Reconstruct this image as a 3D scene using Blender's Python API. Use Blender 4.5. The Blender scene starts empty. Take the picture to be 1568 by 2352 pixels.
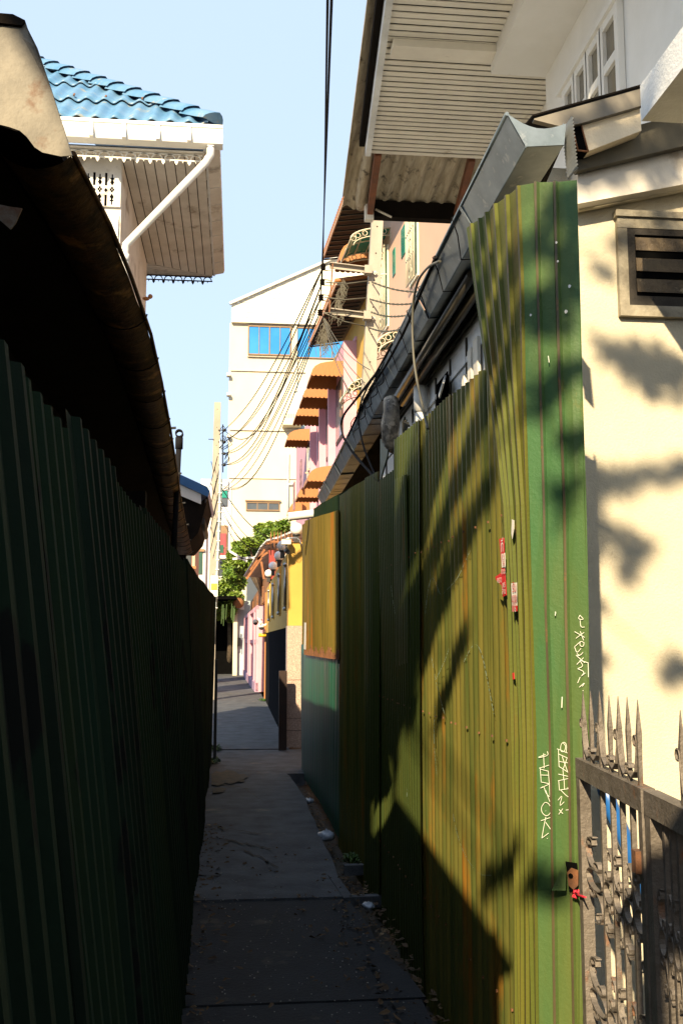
import bpy, math, random
from mathutils import Vector as V, Matrix
R=math.radians
rnd=random.Random(7)
sc=bpy.context.scene
C=sc.collection
# ---------------------------------------------------------------- camera, sky, sun, exposure
F,CX,CY=2287.0,784.0,1176.0
EYE=V((0,0,1.6)); PITCH=math.atan(296/F); YAW=math.atan(239/F*math.cos(PITCH))
cd=bpy.data.cameras.new('camera'); cam=bpy.data.objects.new('camera',cd); C.objects.link(cam)
cam.location=EYE; cam.rotation_euler=(R(90)+PITCH,0,-YAW)
cd.sensor_fit='VERTICAL'; cd.sensor_height=36; cd.lens=F/2352*36; cd.clip_end=2000; cd.clip_start=.05
sc.camera=cam
AZ,EL=R(22),R(30)
S=V((-math.sin(AZ)*math.cos(EL),-math.cos(AZ)*math.cos(EL),math.sin(EL)))
w=bpy.data.worlds.new('World'); sc.world=w; w.use_nodes=True
nt=w.node_tree; bg=nt.nodes['Background']
sk=nt.nodes.new('ShaderNodeTexSky'); sk.sky_type='NISHITA'; sk.sun_disc=False
sk.sun_elevation=EL; sk.sun_rotation=math.atan2(S.x,S.y); sk.air_density=1.0; sk.dust_density=1.2; sk.ozone_density=1.0
hz=nt.nodes.new('ShaderNodeMix'); hz.data_type='RGBA'; hz.inputs[0].default_value=.8; hz.inputs[7].default_value=(3.9,4.9,6.3,1)   # thin milky haze over the blue
nt.links.new(sk.outputs[0],hz.inputs[6]); nt.links.new(hz.outputs[2],bg.inputs[0]); bg.inputs[1].default_value=.088
ld=bpy.data.lights.new('sun','SUN'); sun=bpy.data.objects.new('sun',ld); C.objects.link(sun)
ld.energy=5; ld.angle=R(.5); ld.color=(1,.80,.52)
sun.rotation_euler=S.to_track_quat('Z','Y').to_euler(); sun.location=S*40
vs=sc.view_settings; vs.view_transform='Standard'; vs.look='None'; vs.gamma=1; vs.exposure=1.2
sc.cycles.max_bounces=6
# ---------------------------------------------------------------- rays through the photograph, to place things on real planes
_r=V((math.cos(YAW),-math.sin(YAW),0)); _f=V((math.sin(YAW)*math.cos(PITCH),math.cos(YAW)*math.cos(PITCH),math.sin(PITCH))); _u=_r.cross(_f)
def ray(x,y): return _f+_r*((x-CX)/F)+_u*((CY-y)/F)
def PP(x,y,p,n):
    d=ray(x,y); p=V(p); n=V(n); return EYE+d*((p-EYE).dot(n)/d.dot(n))
def PX(x,y,a): return PP(x,y,(a,0,0),(1,0,0))
def PY(x,y,a): return PP(x,y,(0,a,0),(0,1,0))
def PZ(x,y,a): return PP(x,y,(0,0,a),(0,0,1))
def PL(x,y,a,b): return PP(x,y,(a[0],a[1],0),(b[1]-a[1],-(b[0]-a[0]),0))
def lerp(a,b,t): return a+(b-a)*t
# ---------------------------------------------------------------- materials
MC={}
def M(name,c1,c2=None,rough=.8,metal=0,sc_=3,st=(1,1,1),c3=None,t3=.6,w3=.08,sc3=1.5,st3=(1,1,1),bump=0,bsc=50,lo=.35,hi=.65,trans=0,bst=(1,1,1),spec=.5):
    if name in MC: return MC[name]
    m=bpy.data.materials.new(name); m.use_nodes=True; n=m.node_tree.nodes; L=m.node_tree.links
    b=n['Principled BSDF']; b.inputs['Roughness'].default_value=rough; b.inputs['Metallic'].default_value=metal
    b.inputs['Specular IOR Level'].default_value=spec
    if trans: b.inputs['Transmission Weight'].default_value=trans
    c2=c2 or tuple(v*.8 for v in c1)
    tc=n.new('ShaderNodeTexCoord')
    def noise(s,stv,det=6):
        mp=n.new('ShaderNodeMapping'); mp.inputs['Scale'].default_value=stv; L.new(tc.outputs['Object'],mp.inputs[0])
        t=n.new('ShaderNodeTexNoise'); t.inputs['Scale'].default_value=s; t.inputs['Detail'].default_value=det; t.inputs['Roughness'].default_value=.62
        L.new(mp.outputs[0],t.inputs['Vector']); return t.outputs[0]
    def rng(o,a,z):
        q=n.new('ShaderNodeMapRange'); q.inputs[1].default_value=a; q.inputs[2].default_value=z; L.new(o,q.inputs[0]); return q.outputs[0]
    def mix(f,a,z):
        q=n.new('ShaderNodeMix'); q.data_type='RGBA'; L.new(f,q.inputs[0])
        for v,i in ((a,6),(z,7)):
            if isinstance(v,tuple): q.inputs[i].default_value=(*v,1)
            else: L.new(v,q.inputs[i])
        return q.outputs[2]
    col=mix(rng(noise(sc_,st),lo,hi),tuple(c1),tuple(c2))
    if c3: 
        k=rng(noise(sc3,st3,9),t3,t3+w3); col=mix(k,col,tuple(c3))
    L.new(col,b.inputs['Base Color'])
    if bump:
        bp=n.new('ShaderNodeBump'); bp.inputs['Strength'].default_value=min(1,bump*3); bp.inputs['Distance'].default_value=.006
        L.new(noise(bsc,bst,5),bp.inputs['Height']); L.new(bp.outputs[0],b.inputs['Normal'])
    MC[name]=m; return m
V_=(1,1,.07)   # vertical streaks
fence_olive=M('fence_olive',(.135,.116,.026),(.052,.070,.018),.42,0,9,V_,(.19,.085,.012),.56,.12,5,(1,1,.22),.12,40,bst=(1,1,.4),spec=.12)
fence_green=M('fence_green',(.040,.058,.016),(.05,.06,.014),.42,0,9,V_,(.15,.07,.015),.62,.12,4,(1,1,.15),.1,40,spec=.12)
fence_gold=M('fence_gold',(.165,.115,.024),(.09,.075,.018),.5,0,14,V_,(.24,.09,.015),.56,.12,3,(1,1,.16),.1,50,spec=.12)
fence_teal=M('fence_teal',(0.009,0.1275,0.0675),(0.0375,0.075,0.05625),.38,0,6,V_,(.10,.12,.11),.6,.1,5,V_,.05,40,spec=.3)
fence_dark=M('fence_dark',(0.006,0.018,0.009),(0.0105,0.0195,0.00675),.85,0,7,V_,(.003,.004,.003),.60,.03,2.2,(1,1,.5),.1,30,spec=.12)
panel_green=M('panel_green',(.040,.105,.036),(.082,.105,.026),.5,0,3,(1,1,.2),(.24,.16,.04),.64,.12,4,(1,1,.35),.1,70,spec=.25)
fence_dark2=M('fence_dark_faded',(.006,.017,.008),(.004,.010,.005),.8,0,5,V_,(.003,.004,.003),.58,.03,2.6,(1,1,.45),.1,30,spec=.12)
panel_olive=M('panel_olive',(0.1008,0.0972,0.01584),(0.054,0.0792,0.01584),.6,0,4,(1,1,.12),(.13,.065,.012),.55,.14,4,(1,1,.2),.1,70,spec=.1)
panel_rib=M('panel_rib',(0.078,0.06,0.021),(0.042,0.033,0.015),.6,0,10,(1,1,.3),(.18,.08,.02),.62,.1,8)
rust=M('rust',(.22,.09,.035),(.10,.045,.022),.85,0,12,(1,1,1),(.30,.13,.04),.6,.1,6,bump=.2)
galv=M('galvanised',(.19,.235,.27),(.12,.155,.18),.40,.45,9,(1,1,1),(.28,.31,.33),.58,.1,18)
galv_old=M('galvanised_old',(.15,.135,.105),(.10,.09,.07),.6,.25,14,(1,1,1),(.075,.03,.008),.55,.08,5,bump=.1)
cream=M('cream_plaster',(.60,.545,.41),(.53,.48,.36),.85,0,2,(1,1,1),(.42,.36,.26),.63,.1,3,(1,1,.25),.25,90)
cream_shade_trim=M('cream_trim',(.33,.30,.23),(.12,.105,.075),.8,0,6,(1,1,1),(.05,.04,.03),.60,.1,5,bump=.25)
soot=M('sooty_frame',(.012,.010,.008),(.035,.028,.02),.8,0,9,bump=.3)
vent_glass=M('vent_pane',(.12,.085,.045),(.05,.035,.02),.6,0,10,c3=(.36,.29,.18),t3=.6,sc3=8,bump=.5,bsc=40)
white_paint=M('white_paint',(0.741,0.7315,0.6935),(0.665,0.6555,0.608),.6,0,2,(1,1,1),(.45,.43,.38),.67,.1,3,(1,1,.3),.06)
white_grimy=M('white_grimy',(.70,.72,.72),(.50,.51,.50),.75,0,3,(1,1,.3),(.12,.11,.10),.66,.1,3,(1,1,.4),.2,60)
soffit_cream=M('soffit_cream',(.74,.70,.60),(.64,.605,.52),.7,0,3,c3=(.40,.35,.26),t3=.64,sc3=4,bump=.05)
soffit_grey=M('soffit_grey',(.66,.63,.57),(.54,.51,.45),.8,0,3,(1,1,1),(.20,.15,.10),.58,.14,2.5,bump=.1)
groove=M('groove_shadow',(.05,.042,.03),None,.9)
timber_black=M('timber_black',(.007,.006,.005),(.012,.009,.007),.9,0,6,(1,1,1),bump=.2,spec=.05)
timber_red=M('timber_red',(0.192,0.06,0.02),(0.112,0.04,0.016),.7,0,8,bump=.1)
asbestos=M('asbestos',(0.45,0.39,0.285),(0.27,0.225,0.15),.9,0,7,(6,.6,1),(.07,.055,.035),.57,.12,10,(1,.7,1),.2)
blue_tile=M('blue_tile',(.07,.19,.33),(.13,.25,.38),.4,0,4,(1,1,1),(.26,.28,.26),.60,.06,6,bump=.06)
blue_edge=M('blue_edge',(.015,.11,.30),None,.4)
gutter_brown=M('gutter_brown',(.14,.065,.02),(.03,.017,.008),.6,.1,16,(1,1,1),(.50,.24,.07),.57,.1,5,(1,1,1),bump=.25,bsc=30,spec=.2)
concrete=M('path_concrete',(.085,.094,.108),(.038,.043,.051),.85,0,3.5,(1,1,1),(.17,.15,.12),.62,.1,1.6,bump=.35,bsc=45)
soil=M('soil',(.05,.042,.03),(.022,.02,.016),.95,0,9,bump=.4,bsc=25)
pole_conc=M('pole_concrete',(.37,.33,.27),(.30,.27,.22),.85,0,4,(1,1,.4),(.27,.24,.18),.64,.12,4,(1,1,.2),.15,60)
dark_iron=M('dark_iron',(.04,.04,.04),None,.5,.4)
cable=M('cable',(.012,.012,.014),None,.9,spec=.1)
cable_grey=M('cable_grey',(.10,.095,.07),None,.6)
wallw=M('white_render',(.62,.565,.435),(.55,.495,.37),.8,0,.35,(1,1,.5),(.60,.48,.30),.60,.12,.16,bump=.05)
siding=M('cream_siding',(.76,.72,.58),(.70,.66,.52),.7,0,1)
peach=M('peach_render',(0.64,0.416,0.288),(0.592,0.384,0.272),.8,0,.8,c3=(.66,.42,.30),t3=.66,sc3=.7)
yellow_r=M('yellow_render',(.56,.35,.065),(.48,.29,.055),.8,0,1.2,c3=(.60,.38,.10),t3=.66,sc3=2,bump=.05)
pink_r=M('pink_render',(0.5928,0.3276,0.39),(0.546,0.2964,0.3588),.8,0,1.2,c3=(.58,.33,.38),t3=.66,sc3=1.5)
orange_aw=M('orange_awning',(.40,.165,.05),(.32,.13,.038),.6,0,6,(12,12,1),c3=(.50,.15,.04),t3=.66,sc3=2)
brown_under=M('brown_underside',(.085,.04,.025),(.05,.026,.018),.7,0,4,(1,6,1))
green_poly=M('green_polycarbonate',(.01,.24,.17),(.015,.17,.13),.25,0,3)
cream_iron=M('cream_ironwork',(.66,.60,.45),None,.5)
glass_blue=M('blue_glass',(0.021,0.196,0.546),(0.035,0.238,0.595),.12,0,.6,spec=.8)
glass_dark=M('dark_glass',(.05,.06,.07),(.09,.10,.10),.12,0,1,spec=.8)
brown_frame=M('brown_frame',(.25,.15,.07),None,.6)
granite_pink=M('pink_granite',(0.5,0.37,0.29),(0.26,0.19,0.16),.5,0,55,c3=(.62,.50,.40),t3=.55,sc3=90)
granite_black=M('black_granite',(.012,.012,.013),(.02,.02,.022),.5,0,20,spec=0)
globe=M('globe_glass',(.82,.80,.80),(.76,.75,.76),.25,0,2)
steel=M('stainless',(.45,.45,.45),(.36,.36,.36),.3,.9,8)
brown_wall=M('brown_wall',(0.252,0.112,0.0385),(0.196,0.084,0.0315),.85,0,3,c3=(.20,.09,.04),t3=.62,sc3=2,bump=.1)
orange_iron=M('orange_iron',(0.294,0.112,0.035),(0.168,0.063,0.021),.7,0,8)
red_door=M('red_door',(.28,.03,.02),(.20,.02,.015),.6)
gate_iron=M('gate_iron',(.19,.165,.14),(.115,.098,.08),.62,.35,14,(1,1,1),(.27,.11,.04),.60,.1,9,(1,1,.6),.25,60)
leafm=M('leaf_green',(.07,.15,.012),(.15,.21,.02),.5,0,1.5)
leafm2=M('leaf_green_deep',(0.021,0.063,0.0084),(0.049,0.098,0.0105),.5,0,1.5)
bark=M('bark',(.12,.085,.055),(.06,.045,.03),.9,0,9,bump=.4)
litter=M('leaf_litter',(0.128,0.072,0.028),(0.048,0.028,0.0144),.8,0,4,c3=(.30,.22,.12),t3=.6,sc3=7)
plastic=M('clear_plastic',(.42,.47,.55),(.25,.29,.36),.25,0,12)
chalk=M('chalk_mark',(.72,.74,.62),None,.8)
spray=M('faded_spray',(.28,.36,.28),(.20,.27,.18),.7,0,20)
sticker_red=M('sticker_red',(.62,.03,.03),None,.5)
sticker_white=M('sticker_white',(.78,.76,.70),None,.5)
blue_pvc=M('blue_pvc',(.02,.13,.42),None,.35)
string_red=M('red_string',(.70,.03,.06),None,.6)
red_tap=M('red_tap',(.5,.03,.02),None,.5)
curtain=M('red_curtain',(.40,.08,.08),(.30,.05,.06),.8,0,4,(20,20,1))
black=M('black_inside',(.004,.004,.004),None,1.0,spec=0)
blue_grey=M('blue_grey_wall',(.42,.52,.56),(.33,.41,.46),.8,0,2,c3=(.20,.22,.22),t3=.6,sc3=3)
cloth=M('hung_cloth',(.10,.06,.08),(.35,.20,.22),.8,0,5)
# ---------------------------------------------------------------- mesh builder
def wloc(o):
    l=V((0,0,0))
    while o: l=l+o.location; o=o.parent
    return l
class MB:
    def __init__(s): s.v=[]; s.f=[]; s.m=[]; s.mi=0; s.sm=False; s.s=[]
    def av(s,p): s.v.append(V(p)); return len(s.v)-1
    def fc(s,ix): s.f.append(tuple(ix)); s.m.append(s.mi); s.s.append(s.sm)
    def poly(s,pts): s.fc([s.av(p) for p in pts]); return s
    def obox(s,c,a,b,d):
        c,a,b,d=V(c),V(a),V(b),V(d)
        i=[s.av(c+a*x+b*y+d*z) for z in(-1,1) for y in(-1,1) for x in(-1,1)]
        for q in((0,2,3,1),(4,5,7,6),(0,1,5,4),(2,6,7,3),(0,4,6,2),(1,3,7,5)): s.fc([i[k] for k in q])
        return s
    def box(s,lo,hi):
        lo,hi=V(lo),V(hi); c=(lo+hi)/2; h=(hi-lo)/2
        return s.obox(c,(h.x,0,0),(0,h.y,0),(0,0,h.z))
    def prism(s,pts,vec):
        pts=[V(p) for p in pts]; vec=V(vec); n=len(pts)
        a=[s.av(p) for p in pts]; b=[s.av(p+vec) for p in pts]
        s.fc(a[::-1]); s.fc(b)
        for k in range(n): s.fc([a[k],a[(k+1)%n],b[(k+1)%n],b[k]])
        return s
    def beam(s,p,q,wd,ht,up=(0,0,1)):
        p,q=V(p),V(q); d=(q-p); l=d.length; d.normalize(); side=d.cross(V(up))
        if side.length<1e-4: side=V((1,0,0))
        side.normalize(); u=side.cross(d)
        return s.obox((p+q)/2,d*l/2,side*wd/2,u*ht/2)
    def tube(s,pts,r,n=8,caps=True):
        pts=[V(p) for p in pts]; rs=r if isinstance(r,(list,tuple)) else [r]*len(pts)
        rings=[]; prev=None
        for k,p in enumerate(pts):
            d=(pts[min(k+1,len(pts)-1)]-pts[max(k-1,0)])
            if d.length<1e-9: d=V((0,0,1))
            d.normalize()
            if prev is None: 
                a=d.orthogonal().normalized()
            else:
                a=prev-d*prev.dot(d)
                a=a.normalized() if a.length>1e-6 else d.orthogonal().normalized()
            prev=a; b=d.cross(a)
            rings.append([s.av(p+(a*math.cos(2*math.pi*j/n)+b*math.sin(2*math.pi*j/n))*rs[k]) for j in range(n)])
        o=s.sm; s.sm=n>4
        for k in range(len(rings)-1):
            for j in range(n): s.fc([rings[k][j],rings[k][(j+1)%n],rings[k+1][(j+1)%n],rings[k+1][j]])
        s.sm=o
        if caps: s.fc(rings[0][::-1]); s.fc(rings[-1])
        return s
    def ribbon(s,pts,wv,t,tn):
        # flat bar bent along pts: width vector wv (half), thickness t across, tn = plane normal equals wv dir
        pts=[V(p) for p in pts]; wv=V(wv); nn=wv.normalized(); prev=None
        for k,p in enumerate(pts):
            d=(pts[min(k+1,len(pts)-1)]-pts[max(k-1,0)]).normalized(); x=d.cross(nn).normalized()*t/2
            cur=[s.av(p+wv+x),s.av(p+wv-x),s.av(p-wv-x),s.av(p-wv+x)]
            if prev:
                for j in range(4): s.fc([prev[j],prev[(j+1)%4],cur[(j+1)%4],cur[j]])
            else: s.fc(cur[::-1])
            prev=cur
        s.fc(prev); return s
    def sphere(s,c,r,nu=14,nv=9,sq=(1,1,1)):
        c=V(c); o=s.sm; s.sm=True; rows=[]
        for i in range(nv+1):
            th=math.pi*i/nv
            rows.append([s.av(c+V((math.sin(th)*math.cos(2*math.pi*j/nu)*r*sq[0],math.sin(th)*math.sin(2*math.pi*j/nu)*r*sq[1],math.cos(th)*r*sq[2]))) for j in range(nu)])
        for i in range(nv):
            for j in range(nu): s.fc([rows[i][j],rows[i+1][j],rows[i+1][(j+1)%nu],rows[i][(j+1)%nu]])
        s.sm=o; return s
    def build(s,name,mat,parent=None,**k):
        off=wloc(parent) if parent else V((0,0,0))
        me=bpy.data.meshes.new(name); me.from_pydata([tuple(p-off) for p in s.v],[],s.f)
        for mm in (mat if isinstance(mat,(list,tuple)) else [mat]): me.materials.append(mm)
        me.polygons.foreach_set('material_index',s.m); me.polygons.foreach_set('use_smooth',s.s); me.update()
        o=bpy.data.objects.new(name,me); C.objects.link(o)
        if parent: o.parent=parent
        for a,b in k.items(): o[a]=b
        return o
def thing(name,label,cat,loc,group=None):
    o=bpy.data.objects.new(name,None); C.objects.link(o); o.location=V(loc); o.empty_display_size=.2
    o['label']=label; o['category']=cat
    if group: o['group']=group
    return o
def tag(o,label,cat,group=None):
    o['label']=label; o['category']=cat
    if group: o['group']=group
    return o
def copy_tree(o,parent=None):
    c=o.copy(); C.objects.link(c); c.parent=parent
    for ch in list(o.children): copy_tree(ch,c)
    return c
def corr(mb,P0,P1,zt0,zt1,zb0,zb1,pitch,amp,out,spp=6,rows=5,prof='sine',wob=.006,lean0=V((0,0,0)),lean1=V((0,0,0)),seed=1,steps=None):
    """corrugated sheet standing on the plan line P0-P1; out = unit vector its ribs stand towards"""
    P0,P1=V((P0[0],P0[1],0)),V((P1[0],P1[1],0)); L=(P1-P0).length; out=V(out); rr=random.Random(seed); ph=rr.random()*6
    if prof=='sine':
        n=max(4,int(L/pitch*spp)); us=[i/n*L for i in range(n+1)]; hs=[math.sin(u/pitch*2*math.pi)*amp/2 for u in us]
    else:
        us=[];hs=[];k=0
        while k*pitch<L:
            for a,h in ((0,0),(.62,0),(.70,1),(.92,1),(.999,0)):
                u=(k+a)*pitch
                if u<=L: us.append(u); hs.append(h*amp)
            k+=1
    prev=None; o=mb.sm; mb.sm=(prof=='sine')
    for u,h in zip(us,hs):
        t=u/L; p=P0+(P1-P0)*t; zt=lerp(zt0,zt1,t); zb=lerp(zb0,zb1,t)
        if steps: zt+=steps(u)
        col=[]
        for j in range(rows+1):
            q=j/rows; z=lerp(zb,zt,q)
            wv=math.sin(u*2.1+ph+z*1.3)*wob+math.sin(u*5.3+z*2.1+ph*2)*wob*.5
            ln=lean0*(1-t)+lean1*t
            col.append(mb.av(p+out*(h+wv)+ln*q+V((0,0,z))))
        if prev:
            for j in range(rows): mb.fc([prev[j],col[j],col[j+1],prev[j+1]])
        prev=col
    mb.sm=o
# ================================================================ SETTING
g=MB(); g.poly([(-250,-250,-.16),(250,-250,-.16),(250,400,-.16),(-250,400,-.16)]); g.build('ground',soil,kind='structure')
# path: slabs with slight steps, broken right edge
def slab(mb,y0,y1,xr0,xr1,zt,xl=-.9,seed=0,tilt=0.0):
    rr=random.Random(seed); n=max(3,int((y1-y0)/.28)); pl=[];pr=[]
    for i in range(n+1):
        y=lerp(y0,y1,i/n); z=zt+tilt*(i/n)
        pl.append(V((xl,y,z))); pr.append(V((lerp(xr0,xr1,i/n)+(rr.random()-.5)*.03,y,z)))
    for i in range(n):
        mb.poly([pl[i],pr[i],pr[i+1],pl[i+1]])
        mb.poly([pr[i],pr[i]-V((0,0,.2)),pr[i+1]-V((0,0,.2)),pr[i+1]])
    mb.poly([pl[0],pl[0]-V((0,0,.2)),pr[0]-V((0,0,.2)),pr[0]]); mb.poly([pl[-1],pr[-1],pr[-1]-V((0,0,.2)),pl[-1]-V((0,0,.2))])
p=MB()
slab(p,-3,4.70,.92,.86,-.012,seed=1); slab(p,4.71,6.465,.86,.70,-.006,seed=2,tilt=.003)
p.build('path_near',M('path_shaded_concrete',(.014,.017,.023),(.008,.010,.0135),.85,0,3.5,(1,1,1),(.07,.06,.045),.60,.1,2.6,bump=.35,bsc=45),kind='structure')  # near slabs: darker concrete tone with the foreground shade painted in
p=MB(); slab(p,6.47,8.6,.70,.72,.010,seed=3)
slab(p,8.62,10.6,.72,.70,.004,seed=4,tilt=.008); slab(p,10.62,12.45,.70,.62,.002,seed=5)
slab(p,12.47,15.2,.84,1.3,-.008,xl=-1.5,seed=6); slab(p,15.22,19.5,.80,.80,.004,xl=-1.8,seed=7); slab(p,19.52,25,.80,.80,0,xl=-2,seed=8); slab(p,25.02,31,.80,.74,-.004,xl=-2.2,seed=9); slab(p,31.02,43,.72,.50,.0,xl=-3,seed=10); slab(p,43.02,62,.4,.2,-.004,xl=-4,seed=11)
p.build('path',concrete,kind='structure')
# cracks: thin sunken-looking broken seams laid on the slabs
ck=MB()
def crack(x0,y0,x1,y1,z=.013,wd=.013,seed=0):
    rr=random.Random(seed); n=14; pts=[]
    for i in range(n+1):
        t=i/n; q=PZ(lerp(x0,x1,t),lerp(y0,y1,t),z); q.y+=(rr.random()-.5)*.10; pts.append(q)
    for i in range(n):
        a,b=pts[i],pts[i+1]; w0=wd*(.4+rr.random()*1.6)
        ck.poly([a+V((0,-w0,0)),b+V((0,-w0,0)),b+V((0,w0,0)),a+V((0,w0,0))])
for i,a in enumerate([(500,1798,570,1812,.016),(560,1810,612,1845,.018),(500,1900,600,1915,.02),(510,1925,622,1950,.02),(560,1950,640,1990,.02),(520,1768,600,1772,.014),(600,1560,560,1575,.01),(505,1640,570,1668,.012),(520,1730,590,1737,.006),(640,2080,610,2150,.0)]):
    crack(*a[:4],z=max(a[4],.016) if a[1]>1780 and a[1]<2030 else .012,seed=i)
ck.build('path_crack',groove,kind='structure')
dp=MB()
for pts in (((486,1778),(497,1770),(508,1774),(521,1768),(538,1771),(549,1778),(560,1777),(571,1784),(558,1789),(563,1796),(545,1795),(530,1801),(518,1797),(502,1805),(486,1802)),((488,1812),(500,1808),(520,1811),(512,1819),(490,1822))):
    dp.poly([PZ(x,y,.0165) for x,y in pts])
dp.build('lit_dust_patch',M('lit_dust',(.12,.095,.065),(.075,.066,.052),.95,0,12,(1,1,1),bump=.4),kind='stuff')  # dusty patch, the sunlight falling on it painted as pale tan
# ================================================================ LEFT FENCE
def lbase(Y): return lerp(-.215,-.345,(Y-4)/9.6)
def ltop(Y): return lerp(-.487,-.325,(Y-2.04)/11.4)
lf=thing('corrugated_fence','long dark green corrugated metal fence in deep shade along the left side','fence',(-.4,7.5,0))
segs=[(.9,2.12),(2.12,2.72),(2.72,3.55),(3.55,4.6),(4.6,5.9),(5.9,7.4),(7.4,9.2),(9.2,11.2),(11.2,13.6)]
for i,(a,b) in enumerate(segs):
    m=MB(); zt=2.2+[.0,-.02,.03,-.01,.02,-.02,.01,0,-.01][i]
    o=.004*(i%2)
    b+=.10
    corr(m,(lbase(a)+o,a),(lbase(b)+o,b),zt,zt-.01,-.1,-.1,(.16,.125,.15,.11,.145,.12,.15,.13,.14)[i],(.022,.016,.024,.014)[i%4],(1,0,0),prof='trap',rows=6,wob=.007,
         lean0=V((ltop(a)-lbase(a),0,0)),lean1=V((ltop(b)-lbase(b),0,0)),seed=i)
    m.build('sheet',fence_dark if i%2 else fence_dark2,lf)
for (x,y,Y) in ((416,1285,9.9),(452,1345,12.3),(317,1140,6.0)):
    q=PY(x,y-10,Y); m=MB(); m.box((q.x-.07,Y-.05,0),(q.x+.05,Y+.05,q.z)); m.build('post',timber_black,lf)
m=MB(); q=PY(494,1700,13.7); m.box((q.x-.02,13.7,0),(q.x+.02,13.74,1.35)); m.build('post',dark_iron,lf)
# ================================================================ LEFT SHED with rusted gutter
edge_px=[(55,50),(165,355),(250,520),(300,640),(345,770),(370,880),(390,985),(405,1080),(415,1150),(428,1215),(440,1270)]
ED=[PZ(x,y,3.0) for x,y in edge_px]; ED=ED[1:]
sh=thing('tin_shed','low black shed with rusty sagging roof gutter overhanging the left fence','shed',(-1.5,7,0))
m=MB()
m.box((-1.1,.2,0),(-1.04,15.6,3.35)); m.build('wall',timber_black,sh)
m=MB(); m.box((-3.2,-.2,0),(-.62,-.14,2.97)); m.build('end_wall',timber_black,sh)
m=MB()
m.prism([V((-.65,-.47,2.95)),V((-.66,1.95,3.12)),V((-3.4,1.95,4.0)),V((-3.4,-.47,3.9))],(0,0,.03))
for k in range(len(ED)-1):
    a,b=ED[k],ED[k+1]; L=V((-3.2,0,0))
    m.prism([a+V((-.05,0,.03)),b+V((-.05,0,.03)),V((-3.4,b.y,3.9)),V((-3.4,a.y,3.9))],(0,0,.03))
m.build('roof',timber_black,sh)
# eave lining, black boards
m=MB()
for k in range(len(ED)-1):
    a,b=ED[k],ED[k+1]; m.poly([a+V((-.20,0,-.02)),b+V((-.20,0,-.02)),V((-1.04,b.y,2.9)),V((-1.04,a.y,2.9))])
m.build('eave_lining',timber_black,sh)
# gutter: curved channel following the edge
def gut_prof(t): # t 0..1 outer lip to inner
    return V((-.20*t,0,-.045*math.sin(math.pi*min(1,t*1.0))**.7))
gl=[]
EDs=[]
for k in range(len(ED)-1):
    n=max(1,int((ED[k+1]-ED[k]).length/.2))
    for j in range(n): EDs.append(ED[k].lerp(ED[k+1],j/n))
EDs.append(ED[-1])
m=MB(); m.sm=True; prev=None
for i,e in enumerate(EDs):
    wob=V(((rnd.random()-.5)*.010,0,(rnd.random()-.5)*.012)); sc2=1 if e.y<10 else 1+(e.y-10)*.02
    ring=[m.av(e+wob+gut_prof(t/8)*sc2) for t in range(9)]
    if prev:
        for j in range(8): m.fc([prev[j],ring[j],ring[j+1],prev[j+1]])
    prev=ring
m.sm=False; gm=m.build('gutter',gutter_brown,sh)
m=MB(); m.tube([e+V((0.004,0,.004)) for e in EDs],.009,6); m.build('lip',gutter_brown,gm)
for i in range(6,len(EDs)-1,3):
    e=EDs[i]; m=MB(); m.tube([e+V((.012,0,.02))]+[e+gut_prof(t/6)+V((.004,0,-.008)) for t in range(7)],.0035,5); m.build('hanger',cable,gm)
for i in range(16,len(EDs)-1,9):
    e=EDs[i]; m=MB(); m.beam(e+V((-.05,0,.0)),e+V((.035+.02*rnd.random(),.02,.012)),.018,.014); m.build('clip',dark_iron,gm)
# ragged zinc flap at the near end
m=MB()
fl=[(-60,60,2.6),(0,50,2.6),(57,52,2.6),(85,108,2.58),(118,205,2.6),(166,357,2.6),(140,359,2.6),(98,350,2.6),(80,338,2.6),(62,314,2.6),(46,300,2.6),(20,291,2.6),(0,286,2.6),(-60,280,2.6)]
m.prism([PY(*q) for q in fl],(0.0,.012,.004)); m.build('zinc_flap',galv_old,sh)
m=MB(); m.prism([PY(-60,25,2.59),PY(30,32,2.59),PY(58,46,2.59),PY(50,58,2.59),PY(0,52,2.59),PY(-60,62,2.59)],(0,.05,.0)); m.build('lap_sheet',timber_black,sh)
m=MB(); m.prism([PY(-20,465,2.1),PY(20,474,2.1),PY(51,478,2.1),PY(36,512,2.1),PY(24,526,2.1),PY(0,505,2.1),PY(-20,500,2.1)],(0,.006,0)); m.build('zinc_scrap',galv_old,sh)
# vent pipe with tee
q=PY(412,1000,9.3); vp=MB(); vp.tube([V((q.x-.04,9.3,1.9)),q-V((0,0,.02))],.026,10); vp.tube([q-V((0,0,.13)),q-V((0,0,.02))],.036,10)
for a in range(16):
    a0,a1=a/16*2*math.pi,(a+1)/16*2*math.pi; c=q+V((0,0,.015))
    def rp(an,r,yy): return c+V((math.cos(an)*r,yy,math.sin(an)*r))
    vp.poly([rp(a0,.038,-.04),rp(a1,.038,-.04),rp(a1,.038,.04),rp(a0,.038,.04)]); vp.poly([rp(a0,.026,.04),rp(a1,.026,.04),rp(a1,.026,-.04),rp(a0,.026,-.04)])
    vp.poly([rp(a0,.026,-.04),rp(a1,.026,-.04),rp(a1,.038,-.04),rp(a0,.038,-.04)])
tag(vp.build('vent_pipe',cable),'black vent pipe with open tee at its top beside the rusty gutter','pipe')
# ================================================================ BLUE-ROOFED HOUSE (left)
YH=10.1
bh=thing('tiled_house','grey timber house with bright blue wavy tile roof above the left fence','house',(-2.5,12,0))
c_top=PY(512,287,YH); zg=c_top.z; xr=c_top.x                   # top outer corner of the gutter
xl=-4.2
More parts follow.
